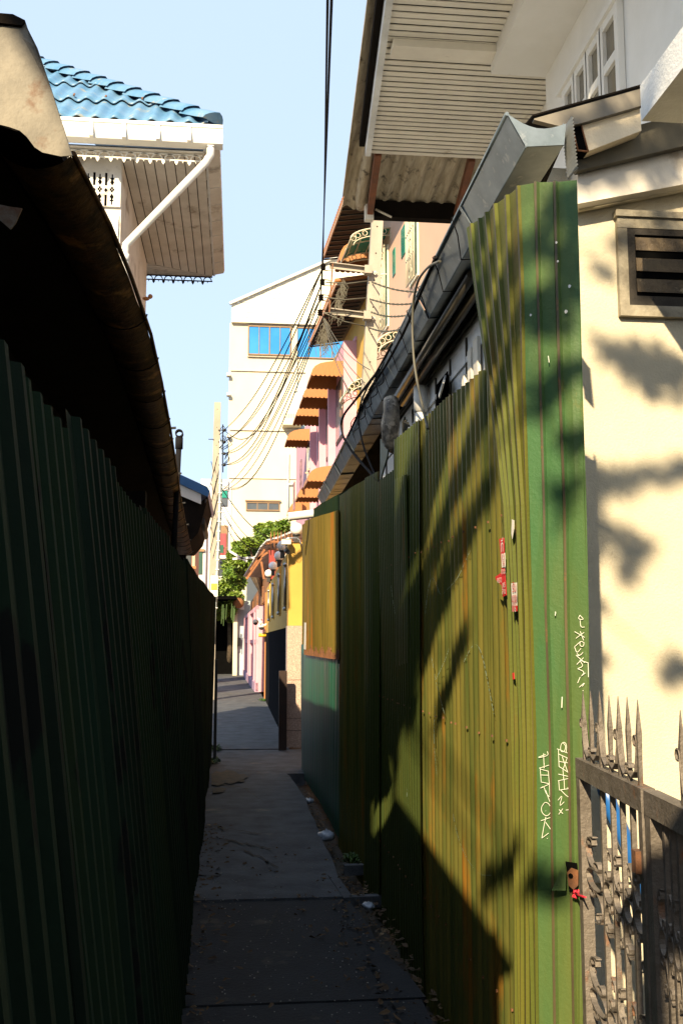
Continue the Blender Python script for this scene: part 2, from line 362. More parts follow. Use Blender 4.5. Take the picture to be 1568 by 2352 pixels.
# gutter: profile in YZ, extruded along X
prof=[(0,0),(0,-.035),(.012,-.045),(.012,-.10),(.05,-.19),(.17,-.20),(.17,0),(.155,0),(.155,-.185),(.06,-.175),(.03,-.09),(.03,0)]
m=MB(); m.prism([V((xl,YH+a,zg+b)) for a,b in prof],(xr-xl,0,0)); gt=m.build('gutter',white_paint,bh)
for x in (230,305,383,455):
    q=PY(x-20,300,YH); m=MB(); m.box((q.x-.02,YH-.008,zg-.195),(q.x+.02,YH+.06,zg-.004)); m.build('gutter_bracket',white_paint,gt)
# side eave board running back
Yb=PZ(506,632,zg-.2).y
m=MB(); m.box((xr-.19,YH+.175,zg-.22),(xr-.165,Yb,zg-.02)); m.build('fascia_board',white_grimy,bh)
m=MB()
for k in range(16):
    y0=lerp(YH+.18,Yb,k/16); y1=lerp(YH+.18,Yb,(k+1)/16)-.008
    m.obox((xr-.125,(y0+y1)/2,zg-.19+.004*(k%2)),(.085,0,.02),(0,(y1-y0)/2,0),(0,0,.006))
    m.tube([(xr-.06,y0,zg-.13),(xr-.06,y1,zg-.135)],.032,8)
m.build('verge_tile',soffit_grey,bh)
# soffit: mitred boards
zs=zg-.215
xw=PZ(283,372,zs).x; yw=PZ(283,372,zs).y-.05; ybw=PZ(318,602,zs).y
m=MB(); m.poly([(xl,YH+.18,zs+.006),(xr-.19,YH+.18,zs+.006),(xr-.19,Yb,zs+.006),(xl,Yb,zs+.006)]); m.build('soffit_backing',groove,bh)
m=MB()
xe=xr-.2; nb=8
for k in range(nb):   # side boards run along Y between mitres
    a=k/nb; b=(k+1)/nb-.012
    x0,x1=lerp(xe,xw,a),lerp(xe,xw,b)
    def ym(x): return lerp(YH+.19,yw,(x-xe)/(xw-xe))
    def yn(x): return lerp(Yb,ybw,(x-xe)/(xw-xe))
    m.prism([(x0,ym(x0)+.01,zs-.003*(k%2)),(x1,ym(x1)+.01,zs-.003*(k%2)),(x1,yn(x1)-.01,zs-.003*(k%2)),(x0,yn(x0)-.01,zs-.003*(k%2))],(0,0,-.012))
for k in range(5):   # front boards along X
    a=k/5; b=(k+1)/5-.03
    y0,y1=lerp(YH+.19,yw,a),lerp(YH+.19,yw,b); x0,x1=lerp(xe,xw,a),lerp(xe,xw,b)
    m.prism([(xl,y0,zs),(x0-.01,y0,zs),(x1-.01,y1,zs),(xl,y1,zs)],(0,0,-.012))
for k in range(6):   # back boards
    a=k/6; b=(k+1)/6-.03
    y0,y1=lerp(Yb,ybw,a),lerp(Yb,ybw,b); x0,x1=lerp(xe,xw,a),lerp(xe,xw,b)
    m.prism([(xl,y0,zs),(x0-.01,y0,zs),(x1-.01,y1,zs),(xl,y1,zs)],(0,0,-.012))
m.build('soffit',soffit_grey,bh)
# walls
m=MB(); m.box((xl,yw+.002,0),(xw,ybw,zs-.014)); m.build('wall',soffit_grey,bh)
m=MB(); zq=PY(283,495,yw).z
m.box((xl,yw-.02,0),(xw-.02,yw,zq)); 
for k in range(9): m.box((xl,yw-.028,zq-.25-k*.22),(xw-.022,yw-.02,zq-.06-k*.22))
m.build('front_boarding',white_paint,bh)
m=MB(); z0=PY(283,478,yw).z; z1=zs-.10
m.box((xl,yw-.03,z0),(xw-.005,yw-.004,zs-.014)); pn=m.build('fret_panel',soffit_grey,bh)
m=MB(); cxs=[PY(x,420,yw).x for x in (190,204,218,231,245,259,273)]
zz0,zz1=PY(240,475,yw).z,PY(240,400,yw).z; hh=zz1-zz0
for i,x in enumerate(cxs[:-1]):
    yy=yw-.034
    if i%2==0:
        for a,b in ((.0,.33),(.62,1)): m.box((x-.012,yy,zz0+hh*a),(x+.012,yy+.003,zz0+hh*b))
        m.prism([(x-.02,yy,zz0+hh*.475),(x,yy,zz0+hh*.41),(x+.02,yy,zz0+hh*.475),(x,yy,zz0+hh*.54)],(0,.003,0))
    else:
        for a,sg in ((.04,1),(.96,-1)):
            m.prism([(x-.006,yy,zz0+hh*a),(x+.006,yy,zz0+hh*a),(x+.006,yy,zz0+hh*(a+.1*sg)),(x+.024,yy,zz0+hh*(a+.12*sg)),(x+.006,yy,zz0+hh*(a+.16*sg)),(x+.022,yy,zz0+hh*(a+.24*sg)),(x,yy,zz0+hh*(a+.34*sg)),(x-.022,yy,zz0+hh*(a+.24*sg)),(x-.006,yy,zz0+hh*(a+.16*sg)),(x-.024,yy,zz0+hh*(a+.12*sg)),(x-.006,yy,zz0+hh*(a+.1*sg))],(0,.003,0))
        for dx,dz in ((-.014,0),(.014,0),(0,.02),(0,-.02)): m.box((x+dx-.009,yy,zz0+hh*.5+dz-.012),(x+dx+.009,yy+.003,zz0+hh*.5+dz+.012))
m.build('cut_slot',black,pn)
# fretwork valances (arches with drops)
def fretwork(parent,p0,p1,n,h,mat):
    m=MB(); p0,p1=V(p0),V(p1); d=(p1-p0)/n; L=d.length; dn=d.normalized(); t=dn.cross(V((0,0,1)))*.006
    m.obox((p0+p1)/2-V((0,0,.008)),(p1-p0)/2,t,(0,0,.008))
    for k in range(n):
        c=p0+d*(k+.5)
        for hand in (0,):
            arc=[c+dn*math.cos(math.pi*a/8)*L*.40+V((0,0,-h*.52+math.sin(math.pi*a/8)*h*.44)) for a in range(9)]
            m.ribbon(arc,t,h*.10,None)
        m.obox(c-V((0,0,h*.56)),d*.5,t,(0,0,h*.06))
        q=p0+d*k
        m.prism([q+V((0,0,-h*.5))-dn*L*.16-t,q+V((0,0,-h*.78))-dn*L*.13-t,q+V((0,0,-h))-t,q+V((0,0,-h*.78))+dn*L*.13-t,q+V((0,0,-h*.5))+dn*L*.16-t],t*2)
        m.prism([c+V((0,0,-h*.56))-dn*L*.07-t,c+V((0,0,-h*.82))-t,c+V((0,0,-h*.56))+dn*L*.07-t],t*2)
    return m.build('valance',mat,parent)
fretwork(bh,(xl,YH+.235,zs-.02),(xe-.02,YH+.235,zs-.02),27,.13,soffit_cream)
fretwork(bh,(xl,Yb-.02,zs-.02),(xe-.0,Yb-.02,zs-.02),27,.13,timber_black)
# downpipe
m=MB(); a=PY(484,322,YH+.10); b=PY(484,352,YH+.12); c=PY(474,372,YH+.14); d=PY(290,562,yw-.10); e=PY(287,580,yw-.09); f_=PY(290,700,yw-.09)
m.tube([a,b-V((0,0,.02)),b.lerp(c,.6),c,d.lerp(c,.03),d,d.lerp(e,.6),e,f_],.042,12); m.tube([a+V((0,0,.05)),a-V((0,0,.08))],[.06,.05],4); m.tube([e-V((0,0,.02)),e-V((0,0,.10))],.05,12); m.build('downpipe',white_paint,bh)
# roof: front slope in two wavy courses + side slope
def hip(t): return V((xr-.14-t,YH+.08+t,zg+.05+t*.83))
nrm=V((0,-.64,.77))
def course(mb,t0,t1,lift,xa,xb,pitch=.195,amp=.045):
    n=int((xb-xa)/pitch*10); prev=None; mb.sm=True
    for i in range(n+1):
        x=xa+(xb-xa)*i/n; h=math.cos(x/pitch*2*math.pi)*amp/2
        tx=(xr-.14)-x     # this column may rise until the hip
        ta,tb=min(t0,tx),min(t1,tx)
        if tb<=0: continue
        col=[]
        for j in range(5):
            t=lerp(ta,tb,j/4); col.append(mb.av(V((x,YH+.08+t,zg+.05+t*.83))+nrm*(h+lift*(1-j/4)+.02)))
        e0=mb.av(mb.v[col[0]]-nrm*.014)
        if prev:
            for j in range(4): mb.fc([prev[0][j],col[j],col[j+1],prev[0][j+1]])
            mb.fc([prev[1],e0,col[0],prev[0][0]])
        prev=(col,e0)
    mb.sm=False
m=MB()
course(m,-.05,.62,0,xl,xr-.08); course(m,.55,1.35,.035,xl,xr-.08); course(m,1.28,2.1,.035,xl,xr-.08); course(m,2.03,3.0,.035,xl,xr-.08)
m.poly([(xr-.06,YH+.08,zg+.03),(xr-.06,Yb,zg+.03),hip(2.4)-V((0,0,.02))+V((0,.8,0)),hip(2.4)-V((0,0,.02))])
m.poly([(xl,YH+.09,zg+.0),(xr-.1,YH+.09,zg+.0),hip(2.9)-V((0,0,.09)),(xl,YH+3,zg+2.3)])
rf=m.build('roof',blue_tile,bh)
for k in range(13):
    t0=k*.235-.02; a=hip(t0); b=hip(t0+.27); d=(b-a).normalized(); sd=d.cross(V((0,0,1))).normalized(); up=sd.cross(d)
    m=MB(); m.sm=True; prev=None
    for j in range(4):
        q=a.lerp(b,j/3)+up*(.02+.035*(1-j/3)); ring=[]
        for s_ in range(9):
            an=math.pi*s_/8; wdt=.125*(1+.12*(j==0))
            ring.append(m.av(q+sd*math.cos(an)*wdt+up*(math.sin(an)*.085-.035*abs(math.cos(an)))-d*(.06*math.sin(an)**2 if j==0 else 0)))
        if prev:
            for s_ in range(8): m.fc([prev[s_],ring[s_],ring[s_+1],prev[s_+1]])
        prev=ring
    if k==0: m.fc([m.av(v_) for v_ in [m.v[i] for i in range(9)]])
    m.build('hip_tile',blue_tile,rf)
for x in (175,247,330,400):
    q=PY(x,208,YH+.75)
    for _ in range(1):
        m=MB(); c=V((q.x,YH+.66,zg+.05+.6*.83))+nrm*.06; m.beam(c,c+V((0,.05,.05)),.018,.012); m.build('roof_hook',rust,rf)
# orange corner leaf seen under the eave
q=PY(336,686,12.0)
m=MB(); m.sphere(q,.045,8,6,(1,1,.5)); m.sphere(q+V((.05,0,.03)),.03,8,6); tag(m.build('rooftop_finial',orange_aw),'small orange finial peeping over the rusty gutter edge','finial')
# ================================================================ small house with blue ridge edge, far left
b2=thing('cottage','small cottage with blue roof edge and white bargeboard beyond the vent pipe','house',(-1.3,18,0))
Yc=17.0
m=MB(); m.prism([PY(395,1078,Yc),PY(415,1090,Yc),PY(476,1118,Yc),PY(482,1128,Yc),PY(478,1141,Yc),PY(412,1110,Yc),PY(395,1100,Yc)],(0,3,0)); m.build('roof',blue_edge,b2)
m=MB(); m.prism([PY(395,1106,Yc+.06),PY(413,1113,Yc+.06),PY(462,1135,Yc+.06),PY(462,1158,Yc+.06),PY(395,1130,Yc+.06)],(0,.03,0)); m.build('bargeboard',white_paint,b2)
m=MB(); m.prism([PY(380,1126,Yc+.12),PY(462,1152,Yc+.12),PY(478,1140,Yc+.12),PY(470,1172,Yc+.12),PY(455,1225,Yc+.12),PY(432,1250,Yc+.12),PY(380,1245,Yc+.12)],(0,2.4,0)); m.build('gable_boarding',timber_black,b2)
m=MB(); q=PY(462,1195,Yc+.3); m.tube([q,q+V((0,2.2,-.05))],.07,10); m.tube([PY(474,1146,Yc+.1),q+V((0,0,.02))],.02,6); m.build('gutter',dark_iron,b2)
# ================================================================ far left buildings
b3=thing('peach_house','peach rendered wall of a house glimpsed past the end of the left fence','house',(-1.5,30,0))
m=MB(); q0=PY(405,1225,30); q1=PY(449,1225,30); m.box((q0.x,30,0),(q1.x,33,q0.z)); m.build('wall',peach,b3)
m=MB(); q0=PY(428,1270,29.9); q1=PY(438,1355,29.9); m.box((q0.x,29.95,q1.z),(q1.x,29.997,q0.z)); m.build('window',glass_dark,b3)
m=MB(); q1=PY(449,1300,29.9); q2=PY(405,1306,29.9); m.box((q2.x,29.93,q2.z),(q1.x+.02,29.997,q1.z)); m.build('ledge',orange_aw,b3)
b4=thing('white_house','small white house with green shuttered window between peach wall and concrete pole','house',(-1.2,40,0))
m=MB(); q0=PY(449,1205,38); q1=PY(474,1205,38); m.box((q0.x,38,0),(q1.x,41,q0.z)); m.build('wall',white_grimy,b4)
m=MB(); q0=PY(452,1268,37.9); q1=PY(464,1318,37.9); m.box((q0.x,37.95,q1.z),(q1.x,37.997,q0.z)); wd=m.build('window',fence_teal,b4)
m=MB(); m.box((q0.x-.08,37.9,q0.z+.02),(q1.x+.08,37.99,q0.z+.12)); m.build('lintel',brown_frame,wd)
b5=thing('townhouse','pale townhouse with balcony, washing and red curtained door behind the concrete pole','house',(-.9,52,0))
Y5=50
def rect(mb,x0,y0,x1,y1,Y,dep=.1,front=0): 
    a=PY(x0,y0,Y); b=PY(x1,y1,Y); mb.box((a.x,Y-front,b.z),(b.x,Y-front+dep,a.z)); return mb
m=rect(MB(),462,1100,526,1500,Y5,4); m.build('wall',white_grimy,b5)
m=rect(MB(),500,1103,524,1127,Y5,.1,.12); m.build('parapet',soffit_grey,b5)
m=rect(MB(),505,1128,522,1144,Y5,.1,.13); m.build('green_panel',green_poly,b5)
m=rect(MB(),504,1145,522,1162,Y5,.08,.1); wi=m.build('window',glass_dark,b5)
m=rect(MB(),504,1207,522,1280,Y5,.08,.1); dr=m.build('door',brown_frame,b5)
m=rect(MB(),505,1226,519,1277,Y5,.06,.18); m.build('curtain',curtain,dr)
m=rect(MB(),500,1279,524,1286,Y5,1.0,.9); bl=m.build('balcony_slab',white_grimy,b5)
m=MB()
for x in range(500,524,3): rect(m,x,1262,x+.8,1279,Y5,.05,.85)
rect(m,500,1261,524,1263,Y5,.06,.86); m.build('railing',brown_frame,bl)
m=rect(MB(),499,1292,524,1325,Y5,.1,.1); m.build('shaded_opening',glass_dark,b5)
m=MB()
for x in range(499,524,4): rect(m,x,1326,x+1.6,1344,Y5,.05,.85)
rect(m,498,1326,524,1328,Y5,.06,.86); m.build('white_balustrade',white_paint,b5)
m=rect(MB(),503,1256,514,1274,Y5,.03,1.0); tag(m.build('green_towel',fence_teal),'green towel hanging on the townhouse balcony railing','towel')
# ================================================================ utility poles
def pole(name,label,bot,top,wb,wt,nh,holes_x=0,grp=None):
    t=thing(name,label,'pole',(bot.x,bot.y,0),grp); m=MB()
    a=[V((bot.x+sx*wb/2,bot.y+sy*wb*.4,bot.z)) for sx,sy in((-1,-1),(1,-1),(1,1),(-1,1))]; b=[V((top.x+sx*wt/2,top.y+sy*wt*.4,top.z)) for sx,sy in((-1,-1),(1,-1),(1,1),(-1,1))]
    ia=[m.av(p) for p in a]; ib=[m.av(p) for p in b]
    for k in range(4): m.fc([ia[k],ia[(k+1)%4],ib[(k+1)%4],ib[k]])
    m.fc(ib); m.fc(ia[::-1]); sh_=m.build('shaft',pole_conc,t)
    m=MB()
    for k in range(nh):
        q=bot.lerp(top,(k+.6)/nh); wd_=lerp(wb,wt,(k+.6)/nh); c=V((q.x,bot.y+(top.y-bot.y)*(k+.6)/nh-wd_*.4-.003,q.z))
        m.prism([c+V((math.cos(a)*.011,0,math.sin(a)*.011)) for a in [i*math.pi/4 for i in range(8)]],(0,.004,0))
    m.build('bolt_hole',black,t); return t
pb=PY(484,1500,28); pt=PY(493+7,925,28)
lp=pole('utility_pole','tall concrete utility pole with blue cable duct, standing at the end of left fence',V((pb.x,28,0)),pt,.235,.185,16,grp='concrete utility poles')
m=MB(); m.tube([PY(507,1010,27.75),PY(505,1150,27.75),PY(500,1290,27.75),PY(494,1400,27.75),PY(492,1480,27.75)],.035,8); m.tube([PY(510,1100,27.8),PY(503,1290,27.8),PY(497,1400,27.8)],.02,6); du=m.build('cable_duct',blue_grey,lp)
m=MB()
for k in range(14):
    q=PY(lerp(506,495,k/14),1110+k*22,27.72); m.box((q.x-.05,27.70,q.z-.012),(q.x+.05,27.74,q.z+.012))
m.build('strap',white_paint,du)
rk=[]
for k,y in enumerate((988,1015,1042,1068)):
    q=PY(515,y,27.8); rk.append(q); m=MB(); m.sphere(q,.055,8,6,(1,1,.8)); m.tube([q+V((-.16,.1,.02)),q],.015,5); m.build('insulator',dark_iron,lp)
m=MB(); m.tube([PY(512,975,27.8),PY(512,1085,27.8)],.016,5)
for k in range(7):
    x,y=rnd.uniform(505,520),rnd.uniform(975,1080); m.tube([PY(x,y,27.7),PY(x+rnd.uniform(3,12),y-rnd.uniform(6,14),27.7),PY(x+rnd.uniform(6,16),y+rnd.uniform(0,14),27.7),PY(x-3,y+rnd.uniform(12,25),27.7)],.012,5)
for k in range(4):
    y=1060+k*50; m.tube([PY(485,y,27.7),PY(492,y+25,27.68),PY(500,y-12,27.7),PY(482,y+60,27.7)],.010,5)
m.build('tangled_wire',cable,lp)
for k,y in enumerate((1012,)):
    m=MB(); m.tube([PY(479,1009,27.9),PY(491,1009,27.9)],.012,5); m.build('bolt',dark_iron,lp)
# small sign board at foot
m=rect(MB(),484,1322,500,1370,27.5,.03,0); m.mi=1; rect(m,485,1340,499,1355,27.5,.02,.012); tag(m.build('sign_board',[white_paint,yellow_r]),'small white and yellow board fixed low beside the far concrete pole','sign')
# right pole
RB=PY(845,900,14.0); RT=PY(869,440,14.0)
dirp=(RT-RB)/(RT.z-RB.z)
rp_=pole('utility_pole','near concrete utility pole with steel arms and porcelain insulators before the peach building',RB-dirp*RB.z,RT,.235,.165,20,grp='concrete utility poles')
def armz(y0,x0,y1,x1):
    a=PY(x0,y0,13.85); b=PY(x1,y1,13.85); m=MB(); m.beam(a,b,.07,.012); m.beam(a+V((0,.03,-.035)),b+V((0,.03,-.035)),.012,.07)
    m.box((b.x-.01,13.80,b.z-.10),(b.x+.10,13.92,b.z+.02)); return m
armz(604,757,614,838).build('cross_arm',pole_conc,rp_); armz(709,755,719,836).build('cross_arm',pole_conc,rp_)
m=MB(); m.beam(PY(764,606,13.8),PY(755,727,13.8),.02,.02); m.build('rack_bar',rust,rp_)
for (x,y) in ((861,626),(856,730)):
    c=PY(x,y,13.88); m=MB(); m.prism([c+V((-.035,0,0)),c+V((0,0,-.035)),c+V((.035,0,0)),c+V((0,0,.035))],(0,.02,0)); m.sphere(c,.016,8,6); m.tube([c+V((.10,.05,0)),c+V((.19,.05,0))],.008,5); m.build('bolt_plate',soffit_grey,rp_)
RK=[]
for (x,y) in ((742,613),(740,648),(737,683),(735,718)):
    q=PY(x,y,13.75); RK.append(q); m=MB()
    for dz in (-.028,0.0,.028): m.sphere(q+V((0,0,dz)),.04,10,6,(1,1,.42))
    m.tube([q+V((0,0,.045)),q+V((.11,.03,.045)),q+V((.11,.03,-.045)),q+V((0,0,-.045))],.006,5); m.build('insulator',timber_black,rp_)
# service cables leaving the pole to the right (twisted) and to the left
for i,(x0,y0,x1,y1) in enumerate(((852,648,967,671),(847,687,952,697),(845,715,930,725),(843,752,918,757))):
    a=PY(x0+2,y0,13.9); b=PY(x1,y1,12.5); m=MB()
    n=26
    for s_ in (0,math.pi):
        m.tube([a.lerp(b,j/n)+V((0,math.sin(j*1.3+s_)*.008,math.cos(j*1.3+s_)*.008-.04*math.sin(math.pi*j/n))) for j in range(n+1)],.008,5)
    c=PY(x0-5,y0-3,13.9); d=RK[min(i+1,3)]+V((.05,0,.0)); m.tube([c,c.lerp(d,.5)-V((0,0,.03)),d],.009,5)
    tag(m.build('service_cable',cable_grey),['topmost','second from top','third from top','lowest'][i]+' of the twisted service cables crossing behind the near pole','cable','twisted service cables')
# long wires overhead, from rack up past the camera
for i,(q,xt,dx) in enumerate(zip(RK,(750,753,758,761),(0,0,0,0))):
    zt=q.z+.05*0; far=PZ(xt,0,q.z-.05*i*0); d=(far-q); end=q+d*4.2
    m=MB(); m.tube([q.lerp(end,j/14)-V((0,0,.45*math.sin(math.pi*j/14)*.5)) for j in range(15)],.0062 if i<3 else .007,5)
    tag(m.build('overhead_wire',cable),['thick overhead wire running up from the top insulator past the camera','overhead wire tied to the second insulator from the top','overhead wire tied to the third insulator from the top','overhead wire tied to the lowest insulator of the near pole'][i],'wire','overhead wires')
# sagging wires between the poles
for i in range(12):
    a=RK[min(3,i//2)] if i<8 else RK[3]+V((.05,.0,-.05)); b=rk[i%4]+V((0,0,-.0)); sag=.35+.14*(i%5)
    if i>=8: b=PY(513,1085+i*4,27.8)
    m=MB(); m.tube([a.lerp(b,j/16)-V((0,0,sag*math.sin(math.pi*j/16)*(1+.1*(i%3)))) for j in range(17)],.010 if i<5 else .008,5)
    tag(m.build('sagging_wire',cable),'thin dark wire sagging between the near pole and the far pole','wire','wires sagging between the two poles')
# wires from far pole down to the pink house
for i,(y0,x1,y1) in enumerate(((1120,660,1248),(1150,640,1250),(1165,620,1248),(1175,650,1240),(1190,640,1245))):
    a=PY(508,y0,27.6); b=PY(x1,y1,26+i); m=MB(); m.tube([a.lerp(b,j/14)-V((0,0,(.35+.1*i)*math.sin(math.pi*j/14))) for j in range(15)],.012 if i==0 else .008,5)
    tag(m.build('drop_wire',cable),'dark wire drooping from the far pole to the roofs over the yellow wall','wire','drop wires from the far pole')
# fan of thin wires from the rack to the gutter cables
for i,(x1,y1) in enumerate(((850,850),(838,880),(828,900),(815,930),(805,905),(770,815))):
    a=PY(742,728,13.7); b=PY(x1,y1,10.5 if x1>800 else 20); m=MB(); m.tube([a.lerp(b,j/10)-V((0,0,.12*math.sin(math.pi*j/10))) for j in range(11)],.005,4)
    tag(m.build('thin_wire',cable_grey),'hair thin wire fanning down from the near pole bracket','wire','fan of thin wires')
# ================================================================ WHITE APARTMENT BUILDING
YB=60
wb=thing('apartment_building','tall white apartment building with blue glass windows closing the alley','building',(3,62,0))
def R2(x0,y0,x1,y1,dep,front=0,Y=YB,mb=None):
    mb=mb or MB(); a=PY(x0,y0,Y); b=PY(x1,y1,Y); mb.box((a.x,Y-front,min(a.z,b.z)),(b.x,Y-front+dep,max(a.z,b.z))); return mb
L_=PY(528,742,YB); 
m=MB(); m.box((L_.x,YB,0),(PY(1000,742,YB).x,YB+12,L_.z)); m.build('wall',wallw,wb)
g0=PY(532,702,YB-.25); g1=PY(735,612,YB-.25); g2=V((g1.x+(g1.x-g0.x)*1.0,g1.y,g1.z+(g1.z-g0.z)*1.0)); g3=PY(1000,742,YB-.25); g4=PY(532,740,YB-.25)
m=MB(); m.prism([g4,V((g3.x,g3.y,g4.z)),V((g3.x,g2.y,g2.z-2)),g2,g1,g0],(0,11,0)); gb=m.build('gable',siding,wb)
m=MB()
n=17
for k in range(n):
    z=g4.z+k*.32; x0=g0.x
    if z>g0.z: x0=g0.x+(z-g0.z)/(g2.z-g0.z)*(g2.x-g0.x)
    m.prism([V((x0,YB-.25,z)),V((g3.x,YB-.25,z)),V((g3.x,YB-.27,z+.01)),V((x0,YB-.27,z+.01))],(0,0,.02))
    m.prism([V((x0,YB-.275,z+.015)),V((g3.x,YB-.275,z+.015)),V((g3.x,YB-.252,z+.315)),V((x0+.02,YB-.252,z+.315))],(0,.01,0))
m.build('siding_board',siding,gb)
m=MB(); m.beam(g0+V((-.12,-.1,.08)),g2+V((0,-.1,.08)),.3,.14); m.build('roof_edge',white_paint,wb)
def win(x0,y0,x1,y1,nx,glass,parent=wb,fr=brown_frame,dep=.10,Y=YB,bias=None):
    a=PY(x0,y0,Y); b=PY(x1,y1,Y); m=MB(); t=.07
    m.box((a.x,Y-dep,b.z),(b.x,Y-.002,b.z+t)); m.box((a.x,Y-dep,a.z-t),(b.x,Y-.002,a.z))
    for k in range(nx+1):
        x=lerp(a.x+t/2,b.x-t/2,k/nx); wt_=t if k%2==0 else t*.6
        m.box((x-wt_/2,Y-dep+.003,b.z+t),(x+wt_/2,Y-.002,a.z-t))
    f=m.build('window',fr,parent)
    m=MB(); m.box((a.x+t,Y-.05,b.z+t),(b.x-t,Y-.01,a.z-t)); m.build('pane',glass,f)
    return f
win(570,748,668,818,4,glass_blue); win(681,752,790,826,4,glass_blue)
R2(568,819,671,823,.2,.16).build('sill',wallw,wb)
R2(676,742,682,900,.12,.14).build('pier',wallw,wb)
win(565,1153,642,1174,3,glass_dark); R2(563,1149,645,1153,.1,.18).build('lintel',brown_frame,wb)
R2(679,880,710,985,.06,.06).build('recess_panel',blue_grey,wb); win(690,905,712,965,2,glass_dark,fr=white_paint)
win(686,1037,706,1056,1,glass_dark)
R2(530,852,700,855,.1,.10).build('string_course',wallw,wb); R2(528,988,690,991,.1,.10).build('string_course',wallw,wb); R2(526,1098,690,1101,.1,.08).build('string_course',wallw,wb)
m=MB(); m.tube([PY(662,1040,YB-.15),PY(661,1190,YB-.15)],.05,6); m.tube([PY(662,1112,YB-.15),PY(675,1112,YB-.15)],.05,6); m.build('drainpipe',white_grimy,wb)
R2(648,968,690,984,1.2,1.0).build('balcony',wallw,wb)
m=MB()
for x in range(649,690,4): R2(x,958,x+1,968,.05,.95,mb=m)
m.build('balcony_spike',dark_iron,wb)
for y in (1000,905,860): R2(521,y,529,y+6,.5,.4).build('side_hood',white_paint,wb)
# ================================================================ SHOPHOUSES on the right
FM=['auto']
def FXY(Y,off=0):
    return V((3.56-.05*(Y-22.8),Y,0)) if (FM[0]=='peach' or Y<27.69) else V((2.93-.025*(Y-27.8),Y,0))
fd=V((-.04,1,0)).normalized(); fn=V((-1,-.04,0)).normalized()
def fbox(mb,Y0,Y1,z0,z1,back,front):
    a=FXY(Y0); b=FXY(Y1); mb.prism([a+fn*front+V((0,0,z0)),b+fn*front+V((0,0,z0)),b-fn*back+V((0,0,z0)),a-fn*back+V((0,0,z0))],(0,0,z1-z0)); return mb
def FP(x,y,off=0):
    p0=FXY(24)+fn*off; return PP(x,y,p0,V((-1,-.05,0)))
ph_=thing('peach_shophouse','tall peach shophouse with green arched awnings behind the near concrete pole','building',(4.5,18,0))
fbox(MB(),11,25.0,0,12.6,6,0).build('wall',peach,ph_)
yh_=thing('pink_shophouse','pink and yellow shophouse row with many orange awnings along the alley','building',(4,32,0))
fbox(MB(),27.7,44,0,10.2,6,0).build('wall',pink_r,yh_)
FM[0]='peach'
fbox(MB(),25.02,33,0,10.95,5,0).build('yellow_block',yellow_r,yh_)
fbox(MB(),24.9,25.1,0,12.4,.1,.06).build('corner_pier',peach,ph_)
FM[0]='auto'
fbox(MB(),27.66,44,10.2,10.32,.3,.06).build('parapet_cap',pink_r,yh_)
# eaves
def eave(parent,Y0,Y1,z,ov,nm='eave'):
    m=MB(); a0=FXY(Y0);b0=FXY(Y1); n=int((Y1-Y0)/.33)
    m.prism([a0+fn*ov+V((0,0,z)),b0+fn*ov+V((0,0,z)),b0-fn*.4+V((0,0,z+.25)),a0-fn*.4+V((0,0,z+.25))],(0,0,.05)); e=m.build(nm,brown_under,parent)
    m=MB()
    for k in range(n+1):
        q=FXY(lerp(Y0,Y1,k/n)); m.beam(q+fn*ov+V((0,0,z-.03)),q+V((0,0,z+.12)),.03,.04)
    m.build('batten',dark_iron,e)
    m=MB(); m.beam(a0+fn*(ov+.02)+V((0,0,z+.02)),b0+fn*(ov+.02)+V((0,0,z+.02)),.03,.10); m.build('edge_board',peach,e)
    m=MB(); k=0
    L=(b0-a0).length; n2=int(L/.16)
    for k in range(n2): 
        q=(a0+fn*(ov+.05)).lerp(b0+fn*(ov+.05),k/n2)+V((0,0,z+.08)); m.tube([q,q-fn*(ov+.3)+V((0,0,.24))],.06,6)
    m.build('roof_tile',orange_aw,e)
FM[0]='peach'; eave(ph_,13,27.4,12.5,1.0); eave(yh_,25.35,31.0,11.0,.93); FM[0]='auto'
def awning(parent,Y0,Y1,zb,depth,h,mat,wave=7):
    m=MB(); n=10
    prof=[(0,h),(depth*.25,h*.97),(depth*.5,h*.90),(depth*.72,h*.78),(depth*.88,h*.58),(depth*.96,h*.34),(depth,0.0)]
    a,b=FXY(Y0),FXY(Y1)
    for k in range(len(prof)-1):
        (d0,z0),(d1,z1)=prof[k],prof[k+1]
        m.poly([a+fn*d0+V((0,0,zb+z0)),b+fn*d0+V((0,0,zb+z0)),b+fn*d1+V((0,0,zb+z1)),a+fn*d1+V((0,0,zb+z1))])
    for q in (a,b): m.poly([q+V((0,0,zb))]+[q+fn*d+V((0,0,zb+z)) for d,z in prof])
    for i in range(wave):      # scalloped lower edges
        for q0,q1 in ((a+fn*0,a+fn*depth),(b,b+fn*depth),(a+fn*depth,b+fn*depth)):
            s0=q0.lerp(q1,i/wave); s1=q0.lerp(q1,(i+1)/wave); u=s1-s0
            m.poly([s0+V((0,0,zb))]+[s0+u*(.5-.5*math.cos(math.pi*t/5))+V((0,0,zb-.055*math.sin(math.pi*t/5))) for t in range(6)])
    return m.build('awning',mat,parent)
for (Y0,Y1) in ((27.8,29.35),(30.4,31.95),(33.0,34.55),(37.15,38.6)): 
    awning(yh_,Y0,Y1,9.2,.92,.42,orange_aw)
for (Y0,Y1) in ((29.5,31.0),(32.9,34.1),(36.8,38.0)): awning(yh_,Y0,Y1,6.4,.85,.45,orange_aw)
awning(yh_,24.5,25.3,11.35,1.0,.6,orange_aw)
